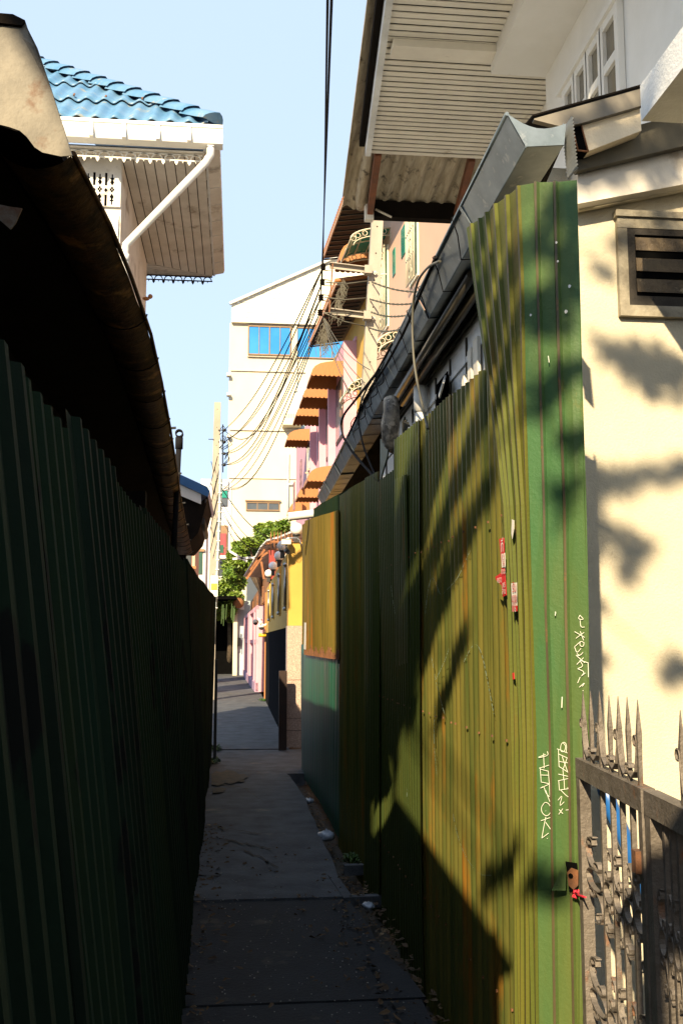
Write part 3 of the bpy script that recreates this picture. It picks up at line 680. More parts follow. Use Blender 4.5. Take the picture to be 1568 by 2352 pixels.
# windows under the awnings
for (Y0,Y1,z0,z1) in ((27.8,29.3,7.4,9.2),(30.4,31.9,7.4,9.2),(33.0,34.5,7.4,9.2),(37.1,38.6,7.4,9.2),(29.5,31.0,4.6,6.4),(32.9,34.1,4.6,6.4)):
    f=fbox(MB(),Y0,Y1,z0,z1,0,.03).build('window',brown_under,yh_)
    m=MB()
    for k in range(3): fbox(m,lerp(Y0,Y1,k/3)+.05,lerp(Y0,Y1,(k+1)/3)-.05,z0+.08,z1-.08,-.032,.045)
    m.build('pane',glass_dark,f)
for Y in (29.6,32.2,35.3): fbox(MB(),Y,Y+.18,0,9.6,0,.22).build('pilaster',pink_r,yh_)
m=MB(); q=FXY(30.0)+fn*.12; m.tube([q,q+V((0,0,9.3))],.07,8); m.build('drainpipe',peach,yh_)
# washing
for i,Y in enumerate((32.6,35.4,34.6)):
    m=MB(); q=FXY(Y)+fn*.75; z=(7.6,7.3,5.0)[i]; prev=None
    for j in range(7):
        x=q+fd*.1*j+fn*.04*math.sin(j*1.9); cur=(m.av(x+V((0,0,z))),m.av(x+V((0,0,z-1.0))))
        if prev: m.fc([prev[0],cur[0],cur[1],prev[1]])
        prev=cur
    tag(m.build('hung_laundry',cloth),['striped laundry hanging under the third orange awning','laundry hanging beside the lowest upper orange awning','dark laundry bundled under the small lower orange awning'][i],'laundry','laundry on the pink house')
# air conditioner
ac=thing('air_conditioner','cream air conditioner unit on a bracket beside the pink house window','air conditioner',FXY(36)+fn*.7)
q=FXY(36)+fn*.6; z=FP(722,1050).z
q=PY(722,1050,36)
m=MB(); m.box((q.x-.21,35.7,7.85),(q.x+.21,36.6,8.55)); m.build('casing',soffit_cream,ac)
m=MB(); m.beam((q.x-.3,35.75,7.8),(q.x+.4,35.75,7.8),.05,.05); m.beam((q.x-.3,36.5,7.8),(q.x+.4,36.5,7.8),.05,.05); m.build('bracket',peach,ac)
# green arched awnings
def garch(parent,Y0,Y1,zb,depth,h):
    a,b=FXY(Y0),FXY(Y1); m=MB(); n=9; pr=[(depth*math.sin(math.pi/2*k/n)**1.0, h*math.cos(math.pi/2*k/n)) for k in range(n+1)]
    for k in range(n):
        (d0,z0),(d1,z1)=pr[k],pr[k+1]
        m.poly([a+fn*d0+V((0,0,zb+z0)),b+fn*d0+V((0,0,zb+z0)),b+fn*d1+V((0,0,zb+z1)),a+fn*d1+V((0,0,zb+z1))])
    aw=m.build('awning',green_poly,parent)
    m=MB()
    for q in (a,b,(a+b)/2): m.tube([q+fn*d+V((0,0,zb+z-.015)) for d,z in pr],.02,5)
    for k in (0,2,4,6,9): (d,z)=pr[k]; m.tube([a+fn*d+V((0,0,zb+z-.015)),b+fn*d+V((0,0,zb+z-.015))],.018,5)
    for q in (a,b):
        m.tube([q+fn*(d*.93)+V((0,0,zb-.17+(z*.9))) for d,z in pr],.014,5); m.tube([q+V((0,0,zb+h)),q+V((0,0,zb+h-.32))],.02,5)
        for k in (1.0,2.6,4.2,5.8,7.4):     # scroll rings between the two arcs
            an=math.pi/2*k/n; c=q+fn*depth*.965*math.sin(an)+V((0,0,zb-.085+h*.95*math.cos(an)))
            m.tube([c+fn*math.cos(t*math.pi/5)*.06+V((0,0,math.sin(t*math.pi/5)*.06)) for t in range(11)],.010,5)
    m.build('scroll_frame',cream_iron,aw)
garch(ph_,22.8,24.35,11.2,.98,.34); garch(ph_,20.8,22.2,7.95,.75,.40); garch(yh_,24.95,26.2,8.0,.72,.40)
# grilled windows on the peach facade
def gwin(Y0,Y1,z0,z1,parent):
    f=fbox(MB(),Y0,Y1,z0,z1,0,.03).build('window',siding,parent)
    fbox(MB(),Y0+.06,Y1-.06,z0+.08,z1-.08,-.032,.04).build('pane',fence_teal,f)
    m=MB()
    for k in range(7): q=FXY(lerp(Y0,Y1,k/6))+fn*.10; m.tube([q+V((0,0,z0)),q+V((0,0,z1))],.012,5)
    for z in (z0,lerp(z0,z1,.33),lerp(z0,z1,.66),z1): m.tube([FXY(Y0)+fn*.10+V((0,0,z)),FXY(Y1)+fn*.10+V((0,0,z))],.014,5)
    for k in range(4):
        c=FXY((Y0+Y1)/2)+fn*.10+V((0,0,lerp(z0,z1,(k+.5)/4)))
        m.tube([c+fd*math.cos(t*math.pi/4)*.15+V((0,0,math.sin(t*math.pi/4)*.15)) for t in range(9)],.012,5)
    m.build('grille',cream_iron,f)
for (xa,xb,ya,yb) in ((941,962,470,648),(876,893,575,762)):
    a=FP(xa,ya); b=FP(xb,yb); zc=(FP(xa,yb).z,FP(xb,ya).z)
    Y0,Y1=min(a.y,b.y),max(a.y,b.y); gwin(Y0,Y1,FP((xa+xb)/2,yb).z,FP((xa+xb)/2,ya).z,ph_)
for (xa,xb,ya,yb) in ((922,931,530,580),(902,908,578,628)):
    a=FP(xa,ya); b=FP(xb,yb); fbox(MB(),min(a.y,b.y),max(a.y,b.y),min(a.z,b.z),max(a.z,b.z),0,.02).build('vent_slot',green_poly,ph_)
# hanging net under eave
def net(label,x0,y0,x1,y1,Y,wd):
    m=MB(); rr=random.Random(x0)
    for k in range(60):
        t=rr.random(); c=PY(lerp(x0,x1,t)+rr.uniform(-wd,wd)*(.3+t),lerp(y0,y1,t),Y); 
        m.tube([c,c+V((rr.uniform(-.12,.12),0,-.14)),c+V((rr.uniform(-.12,.12),0,-.30))],.006,3,False)
    tag(m.build('torn_net',cable_grey),label,'net','torn nets under the brown eave')
net('torn wire netting dangling from the brown eave beside the pole rack',790,640,765,720,21,10); net('bunched torn netting at the end of the lower brown eave',745,730,742,790,21,11)
# ================================================================ YELLOW WALL with granite and globes
yw_=thing('yellow_garden_wall','yellow garden wall with pillars, steel balusters and granite cladding','wall',(1,20,0))
WX=.79
P1y=15.4; pz=PY(662,1245,P1y).z; gz=PY(662,1437,P1y).z
xa=PY(662,1400,P1y).x
m=MB(); m.box((xa,P1y,gz),(xa+.42,P1y+.42,pz)); m.build('front_pillar',yellow_r,yw_)
m=MB(); m.box((xa-.015,P1y-.015,0),(xa+.60,P1y+.43,gz-.002)); gp=m.build('granite_cladding',granite_pink,yw_)
m=MB()
for z in (PY(680,1562,P1y).z,PY(680,1650,P1y).z,PY(680,1500,P1y).z*0+.25): m.box((xa-.018,P1y-.018,z),(xa+.6,P1y-.014,z+.006))
m.build('joint',groove,gp)
m=MB(); m.box((xa+.42,P1y+.12,gz),(xa+1.6,P1y+.25,gz+.95)); m.build('side_wall',yellow_r,yw_)
Yend=27.6
m=MB(); m.box((xa,P1y+.43,gz-.02),(xa+.2,Yend,gz+.22)); m.build('coping_band',yellow_r,yw_)
m=MB(); m.box((xa+.004,P1y+.43,.0),(xa+.2,Yend,gz-.022)); m.build('black_cladding',granite_black,yw_)
m=MB(); 
m.box((xa+.06,P1y+.42,gz+.22),(xa+.16,Yend,gz+.34)); m.build('rail',yellow_r,yw_)
for i,(y0,y1) in enumerate(((16.4,18.2),(19.1,21.4),(22.1,24.3),(25.0,27.4))):
    m=MB(); m.box((xa+.012,y0,gz+.22),(xa+.30,y1,pz-.10)); m.build('pillar',yellow_r,yw_)
for i,y in enumerate((16.1,18.65,21.75,24.65)):
    m=MB(); m.tube([(xa-.02,y,gz+.30),(xa-.02,y,pz-.32)],.018,8); m.sphere((xa-.02,y,gz+.28),.035); m.sphere((xa-.02,y,pz-.30),.035); m.build('baluster',steel,yw_)
m=MB(); m.box((xa+.1,P1y+.43,gz+.34),(xa+.14,Yend,pz-.4)); m.build('slot_backing',dark_iron,yw_)
gl_lab=['largest white globe lamp on the front yellow pillar','second white globe lamp, half hidden behind the security camera','third white globe lamp along the yellow wall','fourth white globe lamp along the yellow wall','farthest white globe lamp along the yellow wall']
gpos=[(681,1215,15.55),(649,1254,18.1),(641,1277,20.3),(627,1300,23.0),(617,1317,25.5)]
for i,(x,y,Y) in enumerate(gpos):
    q=PY(x,y,Y); t=thing('globe_lamp',gl_lab[i],'lamp',(q.x,Y,pz),'white globe lamps on the pillars')
    m=MB(); m.sphere(q,.10,20,12); m.build('globe',globe,t)
    m=MB(); m.box((q.x-.04,Y-.04,pz-.03),(q.x+.04,Y+.04,q.z-.085)); m.tube([(q.x,Y,q.z-.11),(q.x,Y,q.z-.08)],.06,12); m.build('base',dark_iron,t)
# camera on arm
cc=thing('security_camera','white box and black bullet security camera on curved steel arm by front pillar','camera',PY(695,1270,15.2))
m=MB(); m.tube([PY(694,1268,15.3),PY(691,1250,15.3),PY(688,1240,15.3),PY(682,1236,15.3),PY(665,1236,15.3),PY(650,1238,15.3)],.012,8); m.build('arm',steel,cc)
rect(MB(),647,1239,668,1250,15.2,.14,0).build('junction_box',soffit_cream,cc)
m=MB(); q=PY(661,1267,15.2); m.tube([q+V((-.02,.12,.03)),q+V((.0,-.04,-.01))],.036,12); m.tube([PY(658,1250,15.25),q+V((-.01,.05,.03))],.02,8); m.build('bullet_camera',dark_iron,cc)
m=MB(); m.tube([PY(668,1270,15.25),PY(675,1275,15.25),PY(681,1276,15.25),PY(685,1270,15.25),PY(694,1269,15.25)],.004,5); m.build('lead',cable,cc)
# house number plate / black board leaning on granite
m=MB(); a=PY(641,1541,15.0); b=PZ(659,1705,0.0); m.box((a.x,15.0,0),(PY(659,1600,15.0).x,15.06,a.z)); tag(m.build('black_gate_leaf',M('black_gate',(.02,.012,.010),(.04,.02,.014),.4)),'narrow black panelled gate leaf standing against the granite pillar','gate')
# red tap by the pillar
tp=thing('standpipe_tap','small grey standpipe with red tap handle at foot of granite pillar','tap',PZ(688,1705,0))
q=PZ(688,1705,0); m=MB(); m.tube([q,q+V((0,0,.20))],.012,8); m.build('pipe',steel,tp); m=MB(); m.beam(q+V((-.035,0,.22)),q+V((.035,0,.22)),.02,.02); m.build('handle',red_tap,tp)
m=MB(); q=PZ(686,1712,0); m.box((q.x-.08,q.y-.1,-.02),(q.x+.2,q.y+.1,.09)); tag(m.build('concrete_block',concrete),'pale concrete block on the ground beside the red tap','block')
# orange spiked security fence above
of=thing('spiked_fence','rusty orange spiked security fence behind the globe lamps','fence',(1.2,19,0))
Yo=22.0
m=MB(); 
for x in range(622,700,8):
    a=PY(x,1235 if x<690 else 1300,Yo); m.tube([PY(x,1275,Yo),a],.014,4); m.tube([a,a+V((0,0,.15))],[.02,.002],4)
for y in (1262,1245): m.beam(PY(615,y,Yo),PY(700,y,Yo),.03,.03)
for x in range(622,694,8): m.tube([PY(x,1240,Yo),PY(x+4,1248,Yo),PY(x+8,1240,Yo)],.010,4)
m.build('bars',orange_iron,of)
m=MB(); Y=16.0
for x in range(684,700,4): m.tube([PY(x,1235,Y),PY(x,1345,Y)],.01,4)
for y in (1250,1275,1300,1325): m.tube([PY(684,y,Y),PY(700,y,Y)],.01,4)
m.build('side_grille',orange_iron,of)
# ================================================================ pink boundary wall, red door, brown house, canopies
pw=thing('pink_boundary_wall','pink boundary wall with recessed panels beyond the yellow wall','wall',(.6,40,0))
A=PZ(594,1589,0); B=PZ(558,1544,0); A=V((A.x,A.y,0)); B=V((B.x,B.y,0)); d=(B-A).normalized(); nn=V((-d.y,d.x,0)); nn=nn if nn.x<0 else -nn
zt=PL(594,1394,A,B).z
def wb_(m,t0,t1,z0,z1,fr,bk=.15):
    a=A.lerp(B,t0); b=A.lerp(B,t1); m.prism([a+nn*fr+V((0,0,z0)),b+nn*fr+V((0,0,z0)),b-nn*bk+V((0,0,z0)),a-nn*bk+V((0,0,z0))],(0,0,z1-z0)); return m
wb_(MB(),0,1,0,zt,0).build('panel',pink_r,pw)
m=MB()
for t in (0,.10,.34,.42,.66,.74,.97): wb_(m,t,t+.035,0.02,zt+.02,.10)
for z in (0.01,zt*.56,zt-.10): wb_(m,0,1,z,z+.13,.085)
m.build('rib',pink_r,pw)
wb_(MB(),0,1,0,.28,.13).build('plinth',M('mauve',(.40,.27,.40),None,.8),pw)
m=MB(); a=A.lerp(B,0); m.box((a.x-.02,a.y-.10,0),(a.x+.5,a.y+.0,zt)); m.build('end_face',pink_r,pw)
dw=MB(); a=PZ(605,1608,0); dw.box((a.x+.04,a.y,.0),(a.x+.9,a.y+.1,2.75)); dt=tag(dw.build('red_gate',red_door),'dark red metal gate between the yellow wall and the pink wall','gate')
m=MB(); m.box((xa-.03,Yend,0),(xa+.2,Yend+.12,pz-.2)); m.build('end_post',orange_aw,yw_)
m=MB(); q=PY(604,1458,27.4); m.tube([PY(594,1459,27.4),PY(614,1459,27.4)],.05,8); tag(m.build('yellow_tube',M('yellow_plastic',(.8,.45,.02),None,.4)),'short yellow tube fixed across the red gate','tube')
for k,(x,y) in enumerate(((587,1428),(600,1438))):
    q=PY(x,y,27.2 if k else 31); m=MB(); m.sphere(q,.09,10,7,(1,1,.9)); m.tube([q,q+V((.2,0,.06))],.03,6); m.mi=1; m.sphere(q-V((0,.02,.045)),.07,10,6,(1,1,.9))
    tag(m.build('dome_camera',[white_paint,dark_iron]),['white dome security camera on the pink wall','white dome camera with aerials beside the red gate'][k],'camera','dome cameras')
m=MB(); 
for x,y in ((592,1418),(596,1420),(600,1425)): m.tube([PY(598,1436,27.1),PY(x,y,27.1)],.012,5)
tag(m.build('router_aerial',white_paint),'three white aerials above the dome camera by the red gate','aerial')
br=thing('brown_house','brown rendered house with tin canopy behind the pink boundary wall','house',(1.2,38,0))
a0=PL(597,1290,A,B); b0=PL(560,1345,A,B); off=-nn*.35
m=MB(); za=PL(596,1258,A,B).z; zb_=PL(563,1330,A,B).z
A2=A+off-d*3.0; B2=B+off
m.prism([A2+V((0,0,.0)),B2,B2+V((0,0,3.55)),A2+V((0,0,4.0))],-nn*3); m.build('wall',brown_wall,br)
m=MB()
for t in (.12,.34,.56,.8): q=A2.lerp(B2,t)+nn*.03; m.tube([q,q+V((0,0,3.7-.3*t))],.04,6)
for z in (2.0,2.5,3.0): m.tube([A2+nn*.04+V((0,0,z)),B2+nn*.04+V((0,0,z-.1))],.02,5)
m.build('conduit',rust,br)
# canopy roof
m=MB(); Y=26.0
cp=[(560,1325),(580,1292),(598,1258),(612,1243),(640,1236),(668,1224),(703,1212)]
prev=None
for i in range(len(cp)-1):
    p0,p1=PY(*cp[i],Y+ (6-i)*.8),PY(*cp[i+1],Y+(5-i)*.8)
    m.prism([p0,p1,p1+V((.9,2.0,.1)),p0+V((.9,2.0,.1))],(0,0,.05))
m.build('canopy',white_grimy,br)
m=MB(); 
for a,b in (((575,1310),(608,1262)),((590,1285),(625,1262)),((610,1250),(640,1240)),((600,1290),(606,1330)),((566,1330),(600,1282))): m.beam(PY(*a,27),PY(*b,27),.05,.06)
m.build('rafter',orange_iron,br)
for k,(x0,y0,x1,y1) in enumerate(((527,1266,568,1290),(534,1284,608,1279))):
    m=MB(); a,b=PY(x0,y0,30),PY(x1,y1,30); m.beam(a,b,.16,.06); m.build('fluorescent_batten',white_paint,br)
rect(MB(),618,1262,632,1330,25.5,.1).build('door',red_door,br)
# hedge: trees
def leaves(mb,c,rad,n,size,rr,droop=.4):
    c=V(c)
    for _ in range(n):
        v=V((rr.gauss(0,1),rr.gauss(0,1),rr.gauss(0,1))); v.normalize(); v*=rr.random()**.45
        q=c+V((v.x*rad[0],v.y*rad[1],v.z*rad[2]))
        d=V((rr.gauss(0,1),rr.gauss(0,1),rr.gauss(0,.6)-droop)).normalized(); s_=d.cross(V((rr.gauss(0,1),rr.gauss(0,1),rr.gauss(0,1)))).normalized()
        L=size*rr.uniform(.7,1.4); w_=L*.22
        mb.poly([q,q+d*L*.5+s_*w_,q+d*L,q+d*L*.5-s_*w_])
def tree(name,label,base,clumps,n,size,mat,seed=1,group=None,top=None,cat='tree'):
    t=thing(name,label,cat,base,group); rr=random.Random(seed); m=MB(); base=V(base)
    cen=sum((V(c) for c,_ in clumps),V((0,0,0)))/len(clumps); fork=base.lerp(cen,.62); fork.x=lerp(base.x,cen.x,.4)
    h=(cen-base).length
    m.tube([base,base.lerp(fork,.5)+V((.03*h*.3,0,0)),fork],[h*.035,h*.028,h*.022],8)
    for c,r in clumps:
        c=V(c); mid=fork.lerp(c,.5)+V((rr.uniform(-.1,.1),rr.uniform(-.1,.1),.08*h*.3)); m.tube([fork,mid,c],[h*.016,h*.010,h*.004],6)
    m.build('trunk',bark,t)
    m=MB()
    for c,r in clumps:
        vol=r[0]*r[1]*r[2]; leaves(m,c,r,int(n),size,rr)
    m.build('crown',mat,t); return t
def cl(lst,Y,dy=.5):
    o=[]; rr=random.Random(len(lst)+int(Y))
    for x,y,r in lst:
        YY=Y+rr.uniform(-dy,dy); q=PY(x,y,YY); k=r*YY/F; o.append((q,(k,k*1.1,k*.85)))
    return o
tree('leafy_tree','bright green feathery tree rising behind the tin canopy',(1.2,38,0),cl([(640,1222,24),(612,1232,26),(590,1252,26),(575,1280,24),(600,1215,16),(650,1205,14),(555,1262,16),(560,1290,22),(590,1275,20),(625,1210,14),(545,1252,10),(660,1225,14),(570,1245,14),(556,1305,18),(548,1285,16),(535,1275,12)],38,1.2),900,.15,leafm,3)
tree('shrubby_tree','dense green tree with hanging vines over the dark end of the alley',(-.4,49.85,0),cl([(535,1320,24),(515,1345,22),(545,1340,20),(520,1375,24),(540,1372,20),(505,1365,16),(530,1300,20),(548,1310,16),(500,1385,14),(525,1400,18),(545,1395,10),(508,1410,14),(490,1400,10),(538,1418,12),(552,1335,14),(560,1312,14),(536,1318,18)],47.6,.8),1000,.15,leafm,5)
m=MB()
for k in range(10):
    x=rnd.uniform(503,540); y=rnd.uniform(1385,1400); a=PY(x,y,45.4); m.tube([a,a-V((.03,0,rnd.uniform(.3,.8)))],.018,4)
tag(m.build('hanging_vine',leafm2),'thin green vines hanging from the dense tree over the dark end','vine')
# dark end shelter
en=thing('dark_garage','black open garage mouth under the tree at the alley end','garage',(-.8,50,0))
m=MB(); q=PY(478,1390,50.5); q1=PY(541,1545,50.5); m.box((q.x-1.5,49.4,-.1),(q1.x,49.6,q.z+.3)); m.box((q.x-1.5,45.6,q.z+.1),(q1.x,49.4,q.z+.25)); m.box((q.x-1.5,45.6,-.1),(q.x-1.4,49.4,q.z)); m.build('interior',black,en)
bw=thing('blue_grey_wall','weathered blue grey end wall with meter boxes past the pink wall','wall',(.1,50,0))
a=PZ(557,1545,0); m=MB(); q0=PY(541,1380,47.5); q1=PY(558,1545,47.5); m.box((q0.x,47.5,0),(q1.x+.3,50.4,q0.z)); m.build('wall',blue_grey,bw)
m=MB(); q0=PY(536,1400,46.9); q1=PY(544,1545,46.9); m.box((q0.x,47.2,0),(q1.x,47.45,PY(540,1400,47).z)); m.build('pier',cream,bw)
rect(MB(),546,1465,553,1485,47.3,.15).build('meter_box',dark_iron,bw)
m=MB(); q=PY(548,1385,46.5); m.sphere(q,.25,12,8,(1,.7,1)); m.build('clay_pot',brown_wall,bw); 
m=rect(MB(),551,1370,561,1400,47.2,.2); m.build('rolled_awning',white_grimy,bw)
# white pipe gutter end
m=MB(); a=PY(662,1187,11.6); b=PY(720,1180,11.6); m.tube([a,b],.05,14,False); m.tube([b,a],.043,14,False); tag(m.build('gutter_spout',white_paint),'white round spout pipe jutting out past the end of the galvanised gutter','pipe')
# ================================================================ UPPER RIGHT HOUSE
ur=thing('white_house','big white house with louvred soffit and casement windows overhanging the upper right','house',(3.5,6,0))
ZS=6.0
e0=PZ(895,0,ZS); e1=PZ(846,352,ZS); ex=(e0.x+e1.x)/2; Yf=e1.y
dirE=(e1-e0).normalized()
def ee(Y): t=(Y-e0.y)/(e1.y-e0.y); return e0.x+(e1.x-e0.x)*t
XB=PZ(1127,125,ZS).x; zbx=PX(1127,170,XB).z; Ybx=PX(1127,170,XB).y; XW=PZ(1254,173,zbx).x
XW2=PZ(1232,269,ZS).x
m=MB(); m.poly([(ee(4.5),4.5,ZS+.01),(XW2,4.5,ZS+.01),(XW2,Yf,ZS+.01),(ee(Yf),Yf,ZS+.01)]); m.build('soffit_backing',groove,ur)
m=MB(); y=4.5; k=0; rr=random.Random(5)
while y<Yf-.03:
    j=rr.uniform(-.0015,.0015)
    m.prism([(ee(y)+.02,y,ZS-.004+j),(XW2,y,ZS-.004+j),(XW2,y+.067,ZS+.006+j),(ee(y)+.02,y+.067,ZS+.006+j)],(0,0,-.008)); y+=.074
m.build('soffit',soffit_cream,ur)
m=MB(); q=PZ(1000,112,ZS-.05); m.box((ee(q.y)+.06,q.y-.04,ZS-.07),(XB,q.y+.11,ZS-.012)); m.build('cross_batten',soffit_cream,ur)
m=MB(); m.box((XB,3.0,zbx),(XW,Ybx,ZS+.3)); m.build('box_beam',white_paint,ur)
m=MB(); m.box((XW,3.0,3.9),(XW+3,Ybx,7)); m.box((XW2,Ybx,3.9),(XW+3,Yf+1.2,7)); m.build('wall',white_paint,ur)
m=MB(); m.box((.0,0,0),(.001,.001,.001)) if False else None
# fascia + gutter edge
m=MB(); m.prism([(ee(4.0)-.03,4.0,ZS-.03),(ee(4.0)+.02,4.0,ZS-.03),(ee(Yf)+.02,Yf,ZS-.03),(ee(Yf)-.03,Yf,ZS-.03)],(0,0,.20)); m.build('fascia_board',white_grimy,ur)
m=MB(); a=V((ee(4.0)-.06,4.0,ZS+.12)); b=V((ee(Yf)-.06,Yf+.0,ZS+.10)); m.beam(a,b,.05,.08); m.build('gutter',timber_black,ur)
m=MB(); m.prism([(ee(4)-.1,4,ZS+.2),(ee(Yf)-.1,Yf+1.3,ZS+.18),(XW+3,Yf+1.3,ZS+1.4),(XW+3,4,ZS+1.4)],(0,0,.04)); m.build('roof',asbestos,ur)
# casement windows on wall X=XW
zt_=PX(1300,216,XW).z
xwn=XW-.003
def casement(x0,x1):
    a=PX(x0,216,XW).y; b=PX(x1,100,XW).y; a,b=max(a,b),min(a,b); zb=4.35
    m=MB(); fr=.055
    m.box((xwn-.04,b,zb),(xwn,b+fr,zt_)); m.box((xwn-.04,a-fr,zb),(xwn,a,zt_)); m.box((xwn-.038,b+fr,zt_-fr),(xwn,a-fr,zt_)); m.box((xwn-.038,b+fr,zb),(xwn,a-fr,zb+fr))
    for z in (zb+.42,zb+.78): m.box((xwn-.038,b+fr,z-.03),(xwn,a-fr,z+.03))
    w_=m.build('window',white_paint,ur)
    m=MB(); m.box((xwn-.015,b+fr,zb+fr),(xwn-.004,a-fr,zt_-fr)); m.build('pane',M('shade_glass',(.16,.14,.10),(.11,.10,.08),.1,0,3,spec=.8),w_)
for x0,x1 in ((1302,1328),(1330,1358),(1360,1392),(1394,1434)): casement(x0,x1)
m=MB(); a=PX(1434,100,XW).y; b=PX(1300,216,XW).y; m.box((xwn-.06,a-.04,zt_+.0),(xwn,b+.05,zt_+.045)); m.build('window_head',white_paint,ur)
# asbestos lean-to beyond soffit, with rusty rafters and dark beam
YL=PZ(940,498,5.88).y
m=MB(); x=ee(Yf)-.12; prev=None; m.sm=True
while x<XW2+.1:
    h=.022*math.sin(x/.146*2*math.pi); cur=[m.av((x,Yf+.0,ZS+.13+h)),m.av((x,YL+.15,ZS+.02+h))]
    if prev: m.fc([prev[0],prev[1],cur[1],cur[0]])
    prev=cur; x+=.0182
m.sm=False; m.build('lean_to_sheet',asbestos,ur)
m=MB(); a=PY(850,500,YL); b=PY(1060,505,YL); m.box((a.x,YL-.04,a.z),(b.x+.6,YL+.06,PY(850,462,YL).z)); m.build('beam',timber_black,ur)
for (x0,y0,x1,y1) in ((868,350,848,497),(1083,362,1048,497)):
    m=MB(); a=PZ(x0,y0,ZS+.02); b=PZ(x1,y1,5.86); m.beam(a,b,.06,.09); m.build('rafter',timber_red,ur)
m=MB(); a=PY(838,470,YL-.1); b=PY(846,505,YL-.1); m.box((a.x,YL-.12,b.z),(b.x+.05,YL-.04,a.z)); m.build('bracket_plate',soffit_cream,ur)
m=MB(); m.tube([PZ(850,340,ZS+.1),PZ(838,400,ZS+.05),PZ(830,450,ZS),PZ(828,475,ZS)],[.05,.06,.06,.05],8); m.build('rolled_sheet',asbestos,ur)
m=MB(); m.tube([PY(862,481,YL-.1),PY(899,499,YL-.1)],.012,5); m.build('stick',soffit_cream,ur)
# ================================================================ BOARDED HOUSE under the galvanised gutter
wh=thing('boarded_house','low white boarded house with galvanised gutter behind the right corrugated fence','house',(2,8,0))
XQ=1.22; ZD=PX(1000,850,XQ).z
m=MB(); m.box((XQ,4.25,0),(XQ+.1,8.35,3.6)); m.build('wall',white_grimy,wh)
m=MB(); m.box((XQ+.9,8.36,0),(XQ+1,13.2,3.6)); m.box((XQ+.1,8.30,0),(XQ+.9,8.352,3.6)); m.build('dark_recess',timber_black,wh)
m=MB()
y=4.3
while y<8.3: m.box((XQ-.012,y,0),(XQ-.002,y+.012,ZD-.06)); y+=.42
m.beam((XQ-.012,4.25,ZD),(XQ-.012,8.35,ZD),.02,.03)
m.build('board_joint',groove,wh)
m=MB(); m.box((XQ-.012,4.25,ZD-.20),(XQ-.002,8.3,ZD-.17)); m.build('batten',white_grimy,wh)
for (x0,x1,y0,y1) in ((1076,1086,790,900),(1089,1101,765,880),(1063,1070,850,920)):
    a=PX(x0,y0,XQ-.02); b=PX(x1,y1,XQ-.02); m=MB(); m.box((XQ-.03,min(a.y,b.y),2.2),(XQ-.013,max(a.y,b.y),PX((x0+x1)/2,y0+12,XQ-.02).z)); m.build('pasted_notice',soffit_cream,wh)
a=PX(1034,851,XQ); b=PX(1009,947,XQ); m=MB(); m.box((XQ-.02,a.y,2.0),(XQ-.013,b.y,PX(1022,868,XQ).z)); op=m.build('opening',black,wh)
m=MB(); m.prism([PX(1011,915,XQ-.05),PX(1020,880,XQ-.08),PX(1024,862,XQ-.03),PX(1010,905,XQ-.03)],(-.01,0,0)); m.build('loose_flap',white_grimy,op)
# galvanised gutter
gn=[PY(1163,262,3.22),PY(1206,338,3.22),PY(1294,334,3.22),PY(1298,285,3.22)]
gf=[PZ(729,1141,gn[0].z)]; Yg=gf[0].y
sh_=V((gf[0].x-gn[0].x,Yg-3.22,0))
m=MB(); N=40
def gp_(i,t): return gn[i]+sh_*t+V((0,0,0))
secs=[0,.08,.2,.33,.46,.6,.74,.87,1.0]
for k in range(len(secs)-1):
    t0,t1=secs[k],secs[k+1]-.0006; s1=.0015*(k%2)
    jig=V((rnd.uniform(-.006,.006),0,rnd.uniform(-.006,.006)))
    for i in range(3):
        m.poly([gp_(i,t0)+jig,gp_(i+1,t0)+jig,gp_(i+1,t1)+jig,gp_(i,t1)+jig])
    i_=[gn[j]+V((.006*(1 if j<2 else -1),0,.006)) for j in range(4)]
    for i in range(3): m.poly([i_[i]+sh_*t0+jig,i_[i]+sh_*t1+jig,i_[i+1]+sh_*t1+jig,i_[i+1]+sh_*t0+jig])
gg=m.build('gutter',galv,wh)
m=MB()     # curved end plate
c1=[gn[0].lerp(gn[3],t/8)-V((0,0,.036*math.sin(math.pi*t/8)**1.0)) +V((0,-.004,0)) for t in range(9)]
m.prism(c1+[gn[2]+V((0,-.004,0)),gn[1]+V((0,-.004,0))],(0,.003,0)); m.build('end_plate',galv,gg)
m=MB(); m.tube([gn[0]+V((0,-.003,0)),gn[0]+sh_],.008,6)
for j in (1,): m.tube([gn[j]+V((0,-.003,0)),gn[j]+sh_],.003,5)
m.build('rolled_lip',galv,gg)
for k in range(1,len(secs)-1):
    t=secs[k]; m=MB(); m.ribbon([gp_(0,t)+V((-.006,0,0)),gp_(1,t)+V((-.004,0,-.004)),gp_(2,t)+V((0,0,-.004))],(0,.012,0),.004,None); m.build('seam_strap',galv,gg)
for k in range(22):
    t=.10+k*.041+rnd.uniform(-.006,.006); o_=V((-.006,0,0)); m=MB(); s2=rnd.uniform(.01,.03)
    m.tube([gp_(0,t)+V((.02,0,.03)),gp_(0,t)+V((-.012,0,.008)),gp_(0,t).lerp(gp_(1,t+s2/4),.5)+V((-.012,0,0)),gp_(1,t+s2/2)+V((-.008,0,-.008)),gp_(2,t+s2/2)+V((0,0,-.008))],.0022 if k>8 else .003,5); m.build('hanger_wire',cable if k<12 else steel,gg)
